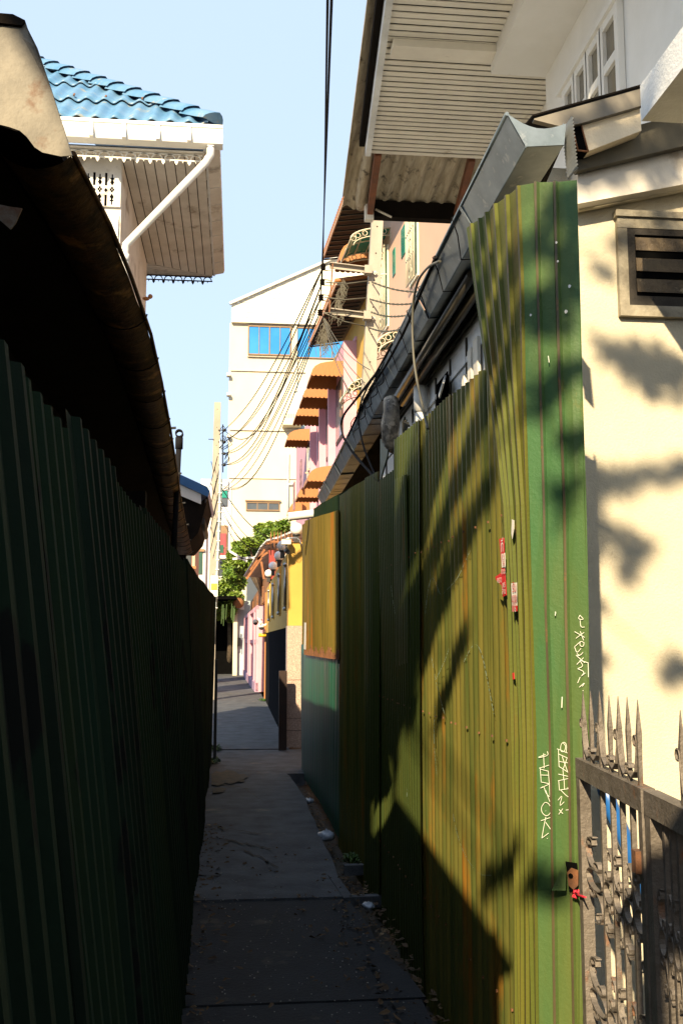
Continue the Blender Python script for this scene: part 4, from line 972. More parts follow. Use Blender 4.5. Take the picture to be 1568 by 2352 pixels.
# eave soffit and roof above
m=MB(); m.prism([gn[2]+V((0.01,.05,.02)),gn[2]+sh_+V((0.01,0,.02)),V((XQ+.95,Yg,ZD+.14)),V((XQ+.95,4.3,ZD+.14)),V((XQ-.08,4.22,ZD+.02))],(0,0,.02)); m.build('eave_lining',timber_black,wh)
m=MB(); m.prism([gn[0]+V((.12,.40,.0)),gn[0]+sh_+V((.04,0,.015)),V((5,13.2,4.3)),V((5,4.42,4.3)),V((1.2,4.3,3.72))],(0,0,.03)); m.build('roof',timber_black,wh)
m=MB(); x0=gn[3].x+.015
for k in range(9): m.box((x0-.006*(k%2),3.235+.0,gn[3].z-.17+k*.0),(x0+.02,3.26,gn[3].z+.01)) if k==0 else None
m=MB(); prev=None
for k in range(30):
    z=gn[3].z+.02-k*.0066; xx=lerp(x0,x0+.012,k/29); cur=[m.av((xx-(.006 if k%2 else 0),3.29,z)),m.av((xx+(.008 if k%2 else 0),3.20,z))]
    if prev: m.fc([prev[0],prev[1],cur[1],cur[0]])
    prev=cur
m.build('pleated_flashing',white_grimy,wh)
# pipes under the eave
m=MB()
for dx,y0,y1 in ((0.0,4.4,6.9),(.07,4.2,6.8)):
    m.tube([(1.07+dx,y0,ZD-.02+.03),(1.07+dx,y1,ZD-.03)],.025,8)
m.build('tube_light',M('dusty_tube',(.10,.09,.07),None,.3),wh)
m=MB(); a=PX(898,920,1.0); m.tube([PX(897,918,1.0),PX(899,945,1.0),PX(896,975,1.0),PX(895,1010,1.0),PX(902,1025,1.05),PX(915,1032,1.2)],[.05,.055,.062,.058,.05,.045],12); m.build('dirty_downpipe',M('mottled_pipe',(.30,.27,.22),(.06,.05,.04),.6,0,22,(1,1,.6),(.45,.40,.33),.52,.06,14,bump=.3),wh)
m=MB(); a=PX(965,905,XQ-.06); m.tube([a,V((a.x,a.y,2.2))],.035,12); m.tube([a+V((0,0,.05)),a-V((0,0,.12))],.045,12,); m.build('white_pipe',white_paint,wh)
m=MB()
for k in range(4): 
    c=PX(930+k*3,985,XQ-.08); m.tube([c+V((0,0,.08-.02*k)),c+V((0,.08,.06)),c+V((0,.10+.02*k,-.15)),c+V((0,.02,-.5))],.008,6)
m.build('cable_loop',cable_grey,wh)
# green folded flashing and holes near mid fence
m=MB(); m.prism([PX(873,1008,1.0),PX(893,1015,1.0),PX(888,1050,1.0),PX(872,1105,1.0)],(.01,0,0)); m.build('folded_sheet',fence_green,wh)
# cables resting on the gutter: thick black run
cb=[(955,640,8.6*0),(0,0,0)]
def cab(label,pts,r,mat=cable):
    q=[]
    for i in range(len(pts)-1):
        a,b=V(pts[i]),V(pts[i+1])
        q+= [a.lerp(b,t/5) for t in range(5)]
    q.append(V(pts[-1]))
    for _ in range(3): q=[q[0]]+[(q[i-1]+q[i]*2+q[i+1])/4 for i in range(1,len(q)-1)]+[q[-1]]
    m=MB(); m.tube(q,r,6); return tag(m.build('loose_cable',mat),label,'cable','loose cables over the gutter')
def gx(x,y,off=-.03):
    return PP(x,y,gn[0]+V((off,0,0)),V((sh_.y,-sh_.x,0)))
cab('thick grey cable looping over the gutter down to the fence top',[gx(1010,600),gx(985,610),gx(960,640),gx(948,690),gx(946,760),gx(950,830),gx(958,880),gx(972,945),gx(982,985)],.0065,cable_grey)
cab('thick black cable bulging out left of the gutter then dropping inside',[gx(870,850),gx(846,880),gx(815,920),gx(790,950),gx(782,975),gx(788,1005),gx(810,1040),gx(840,1075),gx(868,1105)],.011)
cab('second black cable following the gutter edge to the dark recess',[gx(900,790),gx(870,845),gx(840,895),gx(826,930),gx(822,970),gx(835,1030),gx(860,1090),gx(873,1110)],.007)
cab('black cable lying along the gutter lip in the middle',[gx(1000,590,-.01),gx(930,760,-.01),gx(880,850,-.01),gx(840,910,-.01),gx(800,1000,-.01)],.008)
for k in range(5):
    x,y=870-k*14,855+k*26; cab('thin tangled wire curling around the gutter edge',[gx(x,y),gx(x-10,y+14),gx(x-4,y+34),gx(x+12,y+22),gx(x+8,y+2)],.004)
# ================================================================ RIGHT CORRUGATED FENCE
FA,FB=(.96,3.35),(.84,12.8)
rfn=thing('corrugated_fence','sunlit olive green corrugated metal fence of lapped sheets along the right side','fence',(.9,8,0))
out=V((-(FB[1]-FA[1]),(FB[0]-FA[0]),0)).normalized()
def fsheet(x0,x1,y0,y1,mat,zb=-.14,zb1=None,off=0,pitch=.076,amp=.017,seed=1,name='sheet',rows=7,wob=.007,label=None,zt=None):
    a=PL(x0,y0,FA,FB); b=PL(x1,y1,FA,FB); m=MB()
    corr(m,a+out*off,b+out*off,a.z if zt is None else zt[0],b.z if zt is None else zt[1],zb,zb if zb1 is None else zb1,pitch,amp,out,seed=seed,rows=rows,wob=wob)
    nn_=int((b-a).length/.152)
    for k in range(nn_):
        for zz in ((.35,1.25,2.05) if x0>860 else ()):
            t_=(k+.45)/max(1,nn_)
            if zb<zz<lerp(a.z,b.z,t_)-.1:
                c_=a.lerp(b,t_); c_=V((c_.x,c_.y,zz+.01*math.sin(k*3)))+out*(off+amp/2+.002); m.mi=1; m.obox(c_,V((.0,.004,0)),V((0,0,.004)),out*.003)
    o=m.build(name,[mat,rust],rfn)
    if label: o['label']=label
    return o
bz=PL(740,1510,FA,FB).z
fsheet(705,782,1196,1172,fence_gold,zb=PL(705,1504,FA,FB).z,zb1=PL(782,1515,FA,FB).z,off=.022,seed=1,amp=.026,label='golden olive upper sheet with rusty lower edge')
a=PL(705,1496,FA,FB); b=PL(782,1505,FA,FB); m=MB(); corr(m,a+out*.026,b+out*.026,a.z+.03,b.z+.03,PL(705,1504,FA,FB).z,PL(782,1515,FA,FB).z,.076,.026,out,seed=1,rows=2,steps=lambda u:.03*math.sin(u*9)+.02*math.sin(u*31)); m.build('rusty_edge',rust,rfn)
fsheet(696,708,1206,1200,fence_gold,zb=PL(696,1500,FA,FB).z,zb1=PL(708,1504,FA,FB).z,off=.006,seed=11)
fsheet(694,784,1480,1490,fence_teal,zb=-.06,off=.006,seed=2,pitch=.2,amp=.006,label='smooth teal green lower sheet')
fsheet(718,800,1168,1120,fence_dark,zb=1.4,off=-.012,seed=21)
fsheet(780,846,1138,1098,fence_olive,off=0,seed=3)
fsheet(842,872,1098,1082,fence_green,off=.012,seed=4)
fsheet(868,918,1112,1068,fence_green,off=0,seed=5)
fsheet(914,968,1010,962,fence_green,off=.012,seed=6)
fsheet(962,1040,968,905,fence_olive,off=0,seed=7)
fsheet(1034,1112,912,848,fence_olive,off=.010,seed=8)
fsheet(1106,1205,855,770,fence_olive,off=0,seed=9)
# dark patch sheet
a=PL(918,1100,FA,FB); b=PL(946,1090,FA,FB); m=MB(); corr(m,a+out*.028,b+out*.028,a.z,b.z,PL(918,1530,FA,FB).z,PL(946,1520,FA,FB).z,.076,.015,out,seed=12,rows=4); m.build('patch_sheet',fence_green,rfn)
m=MB()
for Y in (4.9,7.0,9.2,11.4):
    X=lerp(FA[0],FB[0],(Y-FA[1])/(FB[1]-FA[1])); m.box((X+.03,Y,-.1),(X+.09,Y+.06,2.3))
m.build('post',timber_black,rfn)
m=MB(); m.beam((.99,3.5,2.3),(.885,12.6,2.3),.04,.06); m.build('rail',timber_black,rfn)
# ================================================================ NEAR RIBBED PANEL
pn_=thing('ribbed_panel','tall bright green ribbed metal panel with scrawled graffiti beside the iron gate','fence panel',(1.0,3.3,0))
bend=PL(1202,1000,(.935,3.35),(.925,4.2)); bx,by=bend.x,bend.y
FR0=(bx,by); rgt=PY(1338,1200,by-.13); FR1=(rgt.x,rgt.y)
SD0=(bx,by); SD1=(bx-.012,by+1.0)
YS=[414,640,878,1160,1400,1700,2050,2352,2800]
LE=[1058,1084,1118,1152,1166,1174,1178,1180,1182]      # left edge of the sheet
K0=[1195,1201,1206,1216,1222,1230,1234,1238,1240]; K1=[1238,1243,1248,1257,1262,1271,1277,1283,1286]; K2=[1280,1287,1294,1304,1307,1315,1320,1324,1326]; K3=[1320,1327,1333,1342,1347,1349,1344,1338,1332]
ytop_side=[524,512,500,486,466,446]
CP=[]
for i,f in enumerate((0,.14,.28,.43,.60,.79)):
    col=[]
    for j,y in enumerate(YS):
        yy=y if j else ytop_side[i]
        x0=lerp(LE[0],LE[1],(yy-414)/(640-414)) if j==0 else LE[j]
        if i==0 and j==0: x0=1072
        k0=K0[j]; col.append(PL(lerp(x0,k0,f),yy,SD0,SD1))
    CP.append(col[::-1])
side=[0]*7
for i,K in enumerate((K0,K1,K2,K3)):
    pl=(FR0,FR1); CP.append([PL(x,(y if j else (426,419,417,414)[i]),*pl) for j,(x,y) in enumerate(zip(K,YS))][::-1])
nf=[]
m=MB(); strips=[]
for k in range(len(CP)):
    if k<len(side): nv=V((-1,-.06,0))
    else: nv=V((FR1[1]-FR0[1],-(FR1[0]-FR0[0]),0)).normalized(); nv=nv if nv.y<0 else -nv
    if k==len(side)-1: nv=V((-.7,-.7,0))
    nf.append(nv)
def strip(a,b,mi):
    m.mi=mi
    for j in range(8):
        m.fc([m.av(a[j]),m.av(b[j]),m.av(b[j+1]),m.av(a[j+1])])
for k in range(len(CP)-1):
    A_,B_=CP[k],CP[k+1]; na,nb_=nf[k],nf[k+1]; nm=(na+nb_).normalized()
    r=.15 if k>=len(side)-2 else .22
    h=.011
    def mixp(t,off): return [A_[j].lerp(B_[j],t)+nm*(off+.003*math.sin(j*1.7+k*2+t*2)) for j in range(9)]
    P_=[mixp(0,0),mixp(.70,0),mixp(.73,-h*.5) ,mixp(.76,0),mixp(.80,h),mixp(.93,h),mixp(1,0)]
    P_[0]=[A_[j]+nm*(.003*math.sin(j*1.7+k*2)) for j in range(9)]
    if k==len(CP)-2: P_=[mixp(0,0),mixp(.5,.002),mixp(1,0)]; mats_=[0,0]
    else: mats_=[0,0,0,0,1,0] if k>=6 else [2,2,2,2,1,2]
    if k<6: h=.009
    for q in range(len(P_)-1): strip(P_[q],P_[q+1],mats_[q])
m.build('sheet',[panel_green,panel_rib,panel_olive],pn_)
m=MB(); e=CP[-1]; 
for j in range(8): m.prism([e[j],e[j]+V((.012,.05,0)),e[j]+V((.018,.05,0)),e[j]+V((.004,-.004,0))],e[j+1]-e[j])
m.build('return_edge',panel_green,pn_)
# torn lower edge near latch
m=MB(); dn=(V((FR1[0],FR1[1],0))-V((FR0[0],FR0[1],0))).normalized(); nfr=nf[-1]
def FPn(x,y,off=.0): return PL(x,y,FR0,FR1)+nfr*off
m.prism([FPn(1303,1976,.018),FPn(1330,1980,.018),FPn(1332,2040,.018),FPn(1312,2046,.018),FPn(1308,2010,.018)],nfr*.002); m.build('torn_hole',black,pn_)
m=MB(); m.prism([FPn(1304,1976,.03),FPn(1308,2000,.03),FPn(1309,2040,.035),FPn(1285,2036,.06)],nfr*.002); m.build('peeled_flap',panel_green,pn_)
m=MB(); m.prism([FPn(1309,2000,.022),FPn(1318,1990,.022),FPn(1334,1996,.022),FPn(1334,2030,.022),FPn(1324,2040,.022),FPn(1312,2030,.022)],nfr*.004)
m.mi=1; c=FPn(1318,2008,.028); m.prism([c+dn*math.cos(a)*.008+V((0,0,math.sin(a)*.008)) for a in [i*math.pi/4 for i in range(8)]],nfr*.001); m.build('lock_plate',[rust,black],pn_)
# graffiti strokes, drawn on the panel (pixel strokes in 1/2 scale of the photo laid on its plane)
def c7(x,y): return 1191.6+.3869*x,1442.9+.3869*y
def smooth(q,n=2):
    for _ in range(n):
        if len(q)<3: return q
        o=[q[0]]
        for i in range(len(q)-1): o+=[q[i].lerp(q[i+1],.25),q[i].lerp(q[i+1],.75)]
        q=o+[q[-1]]
    return q
def strokes(name,label,sts,mat,r=.0015,parent=pn_,conv=c7,off=.005):
    m=MB()
    for s_ in sts:
        pts=smooth([FPn(*conv(*q),off) for q in s_]); m.ribbon(pts,nfr*.0006,r,None)
    o=m.build(name,mat,parent); o['label']=label; return o
HER=[[(170,730),(178,755),(120,768)],[(148,742),(152,830)],[(118,765),(160,748)],[(122,830),(180,812)],[(152,800),(150,830)],
 [(128,830),(134,910)],[(176,845),(182,920)],[(128,835),(176,848)],[(130,870),(178,872)],[(134,912),(182,922)],
 [(128,950),(186,922)],[(128,950),(150,935),(160,975),(182,1000)],[(160,960),(186,1030)],[(182,925),(186,1000)],
 [(150,1040),(135,1060),(136,1090),(160,1115),(185,1105),(194,1070),(180,1040),(158,1030),(145,1045)],[(160,1082),(162,1084)],
 [(132,1142),(195,1120)],[(162,1118),(150,1175),(138,1245)],[(160,1150),(195,1200)],[(138,1245),(178,1215)],[(168,1246),(172,1248)]]
BRE=[[(262,678),(282,700),(270,735),(248,730),(250,690),(268,672),(286,690),(282,735)],[(228,715),(290,740)],
 [(236,720),(240,820)],[(236,745),(290,770)],[(240,790),(300,800)],[(258,760),(290,850)],[(288,770),(262,840)],
 [(240,820),(302,860)],[(236,865),(300,880)],[(262,830),(268,900)],[(234,905),(300,890)],[(238,905),(242,960)],[(240,960),(308,950)],[(270,900),(272,955)],[(300,890),(312,980)],
 [(250,960),(300,1010),(312,975),(290,945)],[(234,1020),(262,985),(240,1060),(270,1030)],[(240,1075),(262,1100)],[(262,1070),(238,1104)],[(280,1078),(312,1076)]]
THA=[[(332,20),(392,55)],[(340,60),(388,25)],[(365,18),(385,72)],[(388,85),(365,75),(362,105),(385,110),(388,85)],[(332,110),(366,80)],[(332,112),(345,150),(370,120)],[(345,150),(365,165),(388,135),(362,165),(340,160)],
 [(345,165),(392,205)],[(345,215),(385,175)],[(365,195),(385,225),(350,240)],[(362,190),(412,205)],[(412,205),(414,290)],[(350,240),(395,260),(365,290),(395,265)],[(365,290),(350,325)],[(360,350),(395,320),(378,345)],[(380,368),(384,372)]]
THA2=[[(1240,1050),(1218,1090),(1280,1095),(1240,1055)],[(1240,1100),(1245,1168),(1282,1165)]]
strokes('graffiti_tag','thin white scrawl reading HEROK',HER,chalk); strokes('graffiti_tag','thin white scrawl reading BREEZ on middle rib bay',BRE,chalk); strokes('graffiti_tag','looping white scrawl near the right edge',THA,chalk,.0018)
def c5(x,y): return 1035.1+.24*x,1160.6+.24*y
strokes('graffiti_tag','arrow-like white scrawl high near the right edge',THA2,chalk,.0018,conv=lambda x,y:(1035.1+.24*x,1160.6+.24*y))
m=MB()
for (x0,y0,x1,y1) in ((1294,1600,1293,1625),(1279,1405,1278,1414),(1262,820,1264,835)): m.tube([FPn(x0,y0,.014),FPn(x1,y1,.014)],.0018,4)
m.build('scratch',chalk,pn_)
m=MB(); 
for (x,y,s_) in ((1311,660,.010),(1303,718,.011),(1222,726,.008),(1281,560,.008),(1284,603,.007)): 
    c=FPn(x,y,.013); m.prism([c+dn*s_*math.cos(a)*.5+V((0,0,s_*.7*math.sin(a)*(.8+.3*math.cos(3*a)))) for a in [i*math.pi/4 for i in range(8)]],nfr*.001)
m.build('paint_chip',sticker_white,pn_)
# stickers on the side of the panel / fence
def SP(x,y,off=.02): return PL(x,y,(SD0[0]-off,SD0[1]),(SD1[0]-off,SD1[1]))
def text(body,parent,pos,xdir,zdir,size,mat):
    cu=bpy.data.curves.new('lettering','FONT'); cu.body=body; cu.size=size; cu.align_x='CENTER'; cu.align_y='CENTER'
    tmp=bpy.data.objects.new('tmp',cu); C.objects.link(tmp); bpy.context.view_layer.update()
    dg=bpy.context.evaluated_depsgraph_get(); me=bpy.data.meshes.new_from_object(tmp.evaluated_get(dg)); bpy.data.objects.remove(tmp)
    x=V(xdir).normalized(); z=V(zdir).normalized(); n=x.cross(z); off=wloc(parent)
    for v_ in me.vertices: v_.co=V(pos)-off+x*v_.co.x+z*v_.co.y+n*.0015
    me.materials.clear(); me.materials.append(mat)
    o=bpy.data.objects.new('lettering',me); C.objects.link(o); o.parent=parent; return o
alng=V((SD0[0]-SD1[0],SD0[1]-SD1[1],0)).normalized()   # reading direction, towards the camera
st=thing('torn_sticker','torn red and white advert sticker with numbers on the olive fence','sticker',SP(1158,1300))
m=MB(); m.prism([SP(x,y) for x,y in ((1146,1238),(1157,1235),(1158,1300),(1163,1367),(1154,1371),(1152,1345),(1139,1332),(1137,1325),(1150,1316),(1152,1300))],(-.001,0,0)); m.build('red_paper',sticker_red,st)
m=MB(); m.prism([SP(x,y,.022) for x,y in ((1151,1272),(1159,1270),(1160,1302),(1152,1304))],(-.001,0,0)); m.build('white_paper',sticker_white,st)
text('ที่',st,SP(1153,1256,.0235),alng,(0,0,1),.06,sticker_white); text('13',st,SP(1155,1280,.025),alng,(0,0,1),.036,sticker_red); text('34',st,SP(1156,1295,.025),alng,(0,0,1),.026,sticker_red)
text('งานไ',st,SP(1156,1312,.0235),alng,(0,0,1),.03,sticker_white); text('คราว',st,SP(1147,1332,.0235),alng,(0,0,1),.03,sticker_white); text('พร',st,SP(1157,1343,.0235),alng,(0,0,1),.03,sticker_white); text('ล้าน',st,SP(1157,1358,.0235),alng,(0,0,1),.03,sticker_white)
s2=thing('small_sticker','narrow white sticker with red lettering on the ribbed panel','sticker',SP(1180,1370))
m=MB(); m.prism([SP(x,y,.024) for x,y in ((1173.5,1340),(1186,1338),(1187,1404),(1176,1405))],(-.001,0,0)); m.build('paper',sticker_white,s2)
for b_,y,sz in (('รับ',1350,.045),('ขาย',1374,.04),('DVD',1386,.022)): text(b_,s2,SP(1181,y,.0265),alng,(0,0,1),sz,sticker_red)
m=MB(); m.prism([SP(x,y,.026) for x,y in ((1176,1391),(1187,1391),(1187,1404),(1176.5,1405))],(-.001,0,0)); m.build('red_footer',sticker_red,s2); text('16',s2,SP(1181.5,1398,.0285),alng,(0,0,1),.035,sticker_white)
m=MB(); m.prism([SP(x,y,.02) for x,y in ((1175,1193),(1180,1195),(1180,1215),(1176,1238),(1174,1225))],(-.001,0,0)); tag(m.build('paper_scrap',sticker_white),'pale pointed paper scrap stuck above the small sticker','scrap')
m=MB(); m.prism([SP(x,y,.02) for x,y in ((1176,1546),(1180,1545),(1181,1560),(1177,1561))],(-.001,0,0)); tag(m.build('round_scrap',sticker_red),'tiny red and white scrap low on the ribbed panel edge','scrap')
m=MB(); m.prism([PL(x,y,(FA[0]-.035,FA[1]),(FB[0]-.035,FB[1])) for x,y in ((699,1430),(703,1430),(702,1492),(698,1491))],(-.003,0,0)); tag(m.build('white_strip',sticker_white),'thin white strip label at far end of the right fence','label')
# faded spray scrawl on fence
def sprays(label,sts,r=.011):
    for s_ in sts:
        m=MB(); q=smooth([PL(x,y,(FA[0],FA[1]),(FB[0],FB[1])) for x,y in s_],3); L0=V((FA[0],FA[1],0))
        dd=V((FB[0]-FA[0],FB[1]-FA[1],0)).normalized()
        for k in range(len(q)-1):
            for h_ in range(3):
                a_=q[k].lerp(q[k+1],h_/3); c_=q[k].lerp(q[k+1],(h_+1)/3)
                if rnd.random()<.62: m.poly([a_+out*.0195+dd*r*.5,c_+out*.0195+dd*r*.5,c_+out*.0195-dd*r*.5,a_+out*.0195-dd*r*.5])
        if m.f: tag(m.build('spray_scrawl',spray),label,'graffiti','faded spray paint on the right fence')
sprays('faded pale spray arches in the upper middle of the sunlit fence',[[(985,1410),(990,1360),(1000,1320),(1012,1345),(1020,1370),(1040,1350),(1060,1330),(1078,1290),(1090,1265)],[(905,1345),(912,1400),(918,1420)],[(1000,1510),(1010,1570),(1030,1640)],[(1075,1520),(1098,1475),(1115,1490),(1130,1560),(1145,1640)],[(1010,1560),(1030,1520),(1040,1490)]])
sprays('faded pale spray line low on the sunlit fence',[[(1050,1870),(1060,1920),(1080,1970),(1110,2010),(1140,2010)],[(940,1700),(945,1760),(942,1830)],[(1008,1620),(1004,1700),(1012,1780)]])
# ================================================================ CREAM BUILDING behind the gate
YW=4.2
cw=thing('cream_building','cream rendered building with sooty louvre vent behind the iron gate','building',(2.5,4.5,0))
m=MB(); m.box((1.23,YW,-.1),(4.5,YW+.2,3.75)); m.build('wall',cream,cw)
m=MB(); q=PY(1430,2005,YW); m.box((1.3,YW-.03,q.z-.03),(4,YW-.002,q.z+.01)); m.build('ledge',cream,cw)
# vent
a=PY(1414,500,YW-.02); b=PY(1600,732,YW-.02); t=.05
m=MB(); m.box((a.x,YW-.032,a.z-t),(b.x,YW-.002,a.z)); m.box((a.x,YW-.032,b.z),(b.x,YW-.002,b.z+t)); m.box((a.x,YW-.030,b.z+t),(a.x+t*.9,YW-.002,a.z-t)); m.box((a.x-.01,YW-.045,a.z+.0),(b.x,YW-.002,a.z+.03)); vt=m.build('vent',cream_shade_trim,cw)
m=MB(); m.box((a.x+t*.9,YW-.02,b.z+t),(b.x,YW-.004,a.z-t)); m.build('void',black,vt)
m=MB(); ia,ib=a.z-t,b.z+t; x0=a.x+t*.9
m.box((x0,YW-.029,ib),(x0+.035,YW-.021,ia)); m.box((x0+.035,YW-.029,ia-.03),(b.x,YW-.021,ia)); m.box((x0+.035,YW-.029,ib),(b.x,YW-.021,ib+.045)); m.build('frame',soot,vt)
for k in range(3):
    z1=lerp(ia-.03,ib+.04,k/3)-.01; z0=lerp(ia-.03,ib+.04,(k+1)/3)+.025
    m=MB(); m.prism([(x0+.04,YW-.027,z0),(b.x,YW-.027,z0),(b.x,YW-.022,z1),(x0+.04,YW-.022,z1)],(0,.004,0)); m.build('louvre_pane',vent_glass,vt)
# wall top: beams, conduit
m=MB(); a=PY(1324,478,YW-.02); b=PY(1600,424,YW-.02); m.tube([a,b],.022,8); m.build('conduit',cream,cw)
m=MB(); m.prism([PY(1326,385,4.10),PY(1640,312,4.10),PY(1640,410,4.10),PY(1326,468,4.10)],(0,.095,0)); m.build('upper_band',soffit_grey,cw)
m=MB(); m.prism([PY(1306,330,4.05),PY(1640,240,4.05),PY(1640,318,4.05),PY(1326,392,4.05)],(0,.045,0)); m.build('timber_beam',M('grey_beam',(.10,.09,.065),(.06,.055,.04),.8,0,4,bump=.1),cw)
pa,pb_,pc,pd=PY(1333,281,3.97),PY(1468,244,3.97),PY(1472,300,3.97),PY(1350,347,3.97)
bs=MB(); bs.prism([pa,pb_,pc,pd],(0,.07,0)); bs.build('steel_box',M('chipped_cream',(.62,.54,.40),(.54,.46,.33),.7,0,3,c3=(.22,.08,.02),t3=.61,sc3=6,bump=.25),cw)
m=MB(); o4=[PY(1309,278,3.965),PY(1332,280,3.965),PY(1350,348,3.965),PY(1326,345,3.965)]
for i in range(4): m.tube([o4[i],o4[(i+1)%4]],.004,5)
m.mi=1; m.prism([q+V((0,.01,0)) for q in o4],(0,.06,0)); m.build('open_end',[rust,black],cw)
r0,r1=PY(1226,272,3.94),PY(1470,203,3.94); r2=r1+(r1-r0)*.9
m=MB(); m.prism([r0,r2,r2+V((0,0,-.055)),PY(1460,246,3.94),PY(1333,283,3.94),PY(1290,291,3.94),r0+V((0,0,-.006))],(0,.03,0)); m.build('roof_edge',M('lead_grey',(.20,.18,.145),(.13,.12,.10),.7,0,5),cw)
m=MB(); m.prism([r0+V((-.01,-.01,.004)),r2+V((0,-.01,.004)),r2+V((0,.34,.06)),r0+V((-.01,.34,.06))],(0,0,.008)); m.build('roof_sheet',timber_black,cw)
# white concrete canopy slab at right
q=PY(1472,278,3.5); q2=PY(1463,196,3.5)
m=MB(); m.box((q.x,2.95,q.z),(3.2,3.5,q2.z)); m.mi=1; tag(m.build('concrete_canopy',white_grimy),'white stained concrete canopy slab at the upper right edge','canopy')
# drop of timber wall under gutter end (dark gap)
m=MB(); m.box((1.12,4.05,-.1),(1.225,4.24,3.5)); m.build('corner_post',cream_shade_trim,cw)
# ================================================================ IRON GATE
GA=PY(1333,1740,by-.20); zbar=GA.z; GBp=PZ(1568,1850,zbar); GA=(GA.x,GA.y); GB=(GBp.x,GBp.y)
gd=V((GB[0]-GA[0],GB[1]-GA[1],0)).normalized(); gnv=V((-gd.y,gd.x,0)); gnv=gnv if gnv.x<0 else -gnv
def GP(x,y): return PL(x,y,GA,GB)
def gu(x,y=1800): q=GP(x,y); return (V((q.x,q.y,0))-V((GA[0],GA[1],0))).dot(gd)
def G(u,z,n=0): return V((GA[0],GA[1],0))+gd*u+V((0,0,z))+gnv*n
def gbox(m,u0,u1,z0,z1,th,n=0): m.obox(G((u0+u1)/2,(z0+z1)/2,n),gd*(u1-u0)/2,gnv*th/2,V((0,0,(z1-z0)/2)))
def spiral(c_u,c_z,r0,turn,start,n=12,hand=1,grow=.35):
    return [(c_u+hand*math.cos(start+turn*t/n)*r0*(grow+(1-grow)*t/n),c_z+math.sin(start+turn*t/n)*r0*(grow+(1-grow)*t/n)) for t in range(n+1)]
barh=.055
def leaf_gate(label,u0,u1,ubars,spikes,grp='leaves of the iron gate'):
    t=thing('iron_gate',label,'gate',G(u0,0),grp)
    m=MB(); gbox(m,u0,u1,zbar-barh,zbar,.035); gbox(m,u0,u0+.040,-.1,zbar-barh,.033); gbox(m,u1-.030,u1,-.1,zbar-barh,.033); m.build('frame',gate_iron,t)
    for u in ubars:
        m=MB(); gbox(m,u-.0065,u+.0065,-.1,zbar-barh-.001,.013); m.build('bar',gate_iron,t)
    for (u,zt_) in spikes:
        m=MB(); m.tube([G(u,zbar),G(u,zbar+.06),G(u,zbar+(zt_-zbar)*.6),G(u,zt_)],[.007,.007,.0085,.001],4); m.build('spike',gate_iron,t)
    # curls between spikes on the top rail
    m=MB(); hw=gnv*.008
    for k in range(0,len(spikes)-1):
        ua,ub=spikes[k][0],spikes[k+1][0]; w=ub-ua; hd=1 if k%2 else -1; uc=(ua+ub)/2
        base=[(uc-hd*w*.42,zbar+.02),(uc-hd*w*.1,zbar+.012),(uc+hd*w*.25,zbar+.03),(uc+hd*w*.40,zbar+.07),(uc+hd*w*.46,zbar+.10)]
        cur=[(uc+hd*w*.46+hd*w*.0+math.cos(a)*.013-.013*1,zbar+.105+math.sin(a)*.013) for a in [0,.8,1.6,2.4,3.2,4.0,4.8,5.4]]
        cur2=[(uc-hd*w*.42+math.cos(a)*.011,zbar+.032+math.sin(a)*.011) for a in [-1.6,-2.6,-3.6,-4.6,-5.4,-6.2]]
        m.ribbon([G(*q) for q in cur2[::-1]+base+cur],hw,.003,None)
    m.build('crest_scroll',gate_iron,t)
    us=[u0+.04]+list(ubars)+[u1-.03]
    for k in range(len(us)-1):
        ua,ub=us[k],us[k+1]; w=ub-ua; uc=(ua+ub)/2; hd=1 if k%2 else -1; r=w*.36
        for zc in (.93,.60,.27):
            m=MB()
            # upper C, central ring, lower C
            for s_ in (1,-1):
                cz=zc+s_*.085
                pts=[(uc+hd*r*.55*s_+math.cos(a)*r*.42,cz+s_*(.012+math.sin(a)*.012)) for a in [i*.9-1.2 for i in range(7)]]
                m.ribbon([G(*q) for q in pts],hw,.003,None)
                m.ribbon([G(uc+math.cos(a)*r*1.15*s_*hd,cz-s_*.012+math.sin(a)*.042) for a in [i*math.pi/10 for i in range(-5,6)]],hw,.003,None)
                pts=[(uc-hd*r*.4*s_+math.cos(a)*r*.40,cz-s_*(.045)+math.sin(a)*.012) for a in [i*.9 for i in range(8)]]
                m.ribbon([G(*q) for q in pts],hw,.003,None)
            m.ribbon([G(uc+math.cos(a)*r*1.2,zc+math.sin(a)*.028) for a in [i*math.pi/8 for i in range(17)]],hw,.003,None)
            m.build('scroll',gate_iron,t)
    return t
ub=[gu(x) for x in (1382,1405,1427,1450)]
zs_=lambda x,y: GP(x,y).z
sp=[(gu(x),zs_(x,y)) for x,y in ((1344,1588),(1361,1588),(1382,1590),(1404,1598),(1425,1600),(1446,1602),(1470,1608))]
leaf_gate('rusty iron gate leaf with spikes and scrolls, hard against the green panel',0,gu(1486),ub,sp)
leaf_gate('second iron gate leaf at the right edge of the picture',gu(1492),gu(1492)+.42,[gu(1492)+.055+.045*k for k in range(1,8)],[(gu(1568)+.05*k,zbar+.2) for k in range(0,4)])
m=MB(); u=gu(1475); gbox(m,u-.012,u+.02,zs_(1478,2000),zs_(1478,1950),.02,.02); tag(m.build('gate_hasp',rust),'tarnished steel hasp where the two iron gate leaves meet','hasp')
m=MB(); c=FPn(1330,2048,.03); rr=random.Random(3)
m.tube([c+V((rr.uniform(-.012,.012),rr.uniform(-.012,.0),rr.uniform(-.014,.014))) for _ in range(12)],.0032,6); m.tube([c,GP(1345,2057)+gnv*.02,GP(1352,2059)+gnv*.02,GP(1369,2061)+gnv*.03],[.004,.004,.004,.002],6)
tag(m.build('red_string',string_red),'knotted red string tied through the torn panel hole','string')
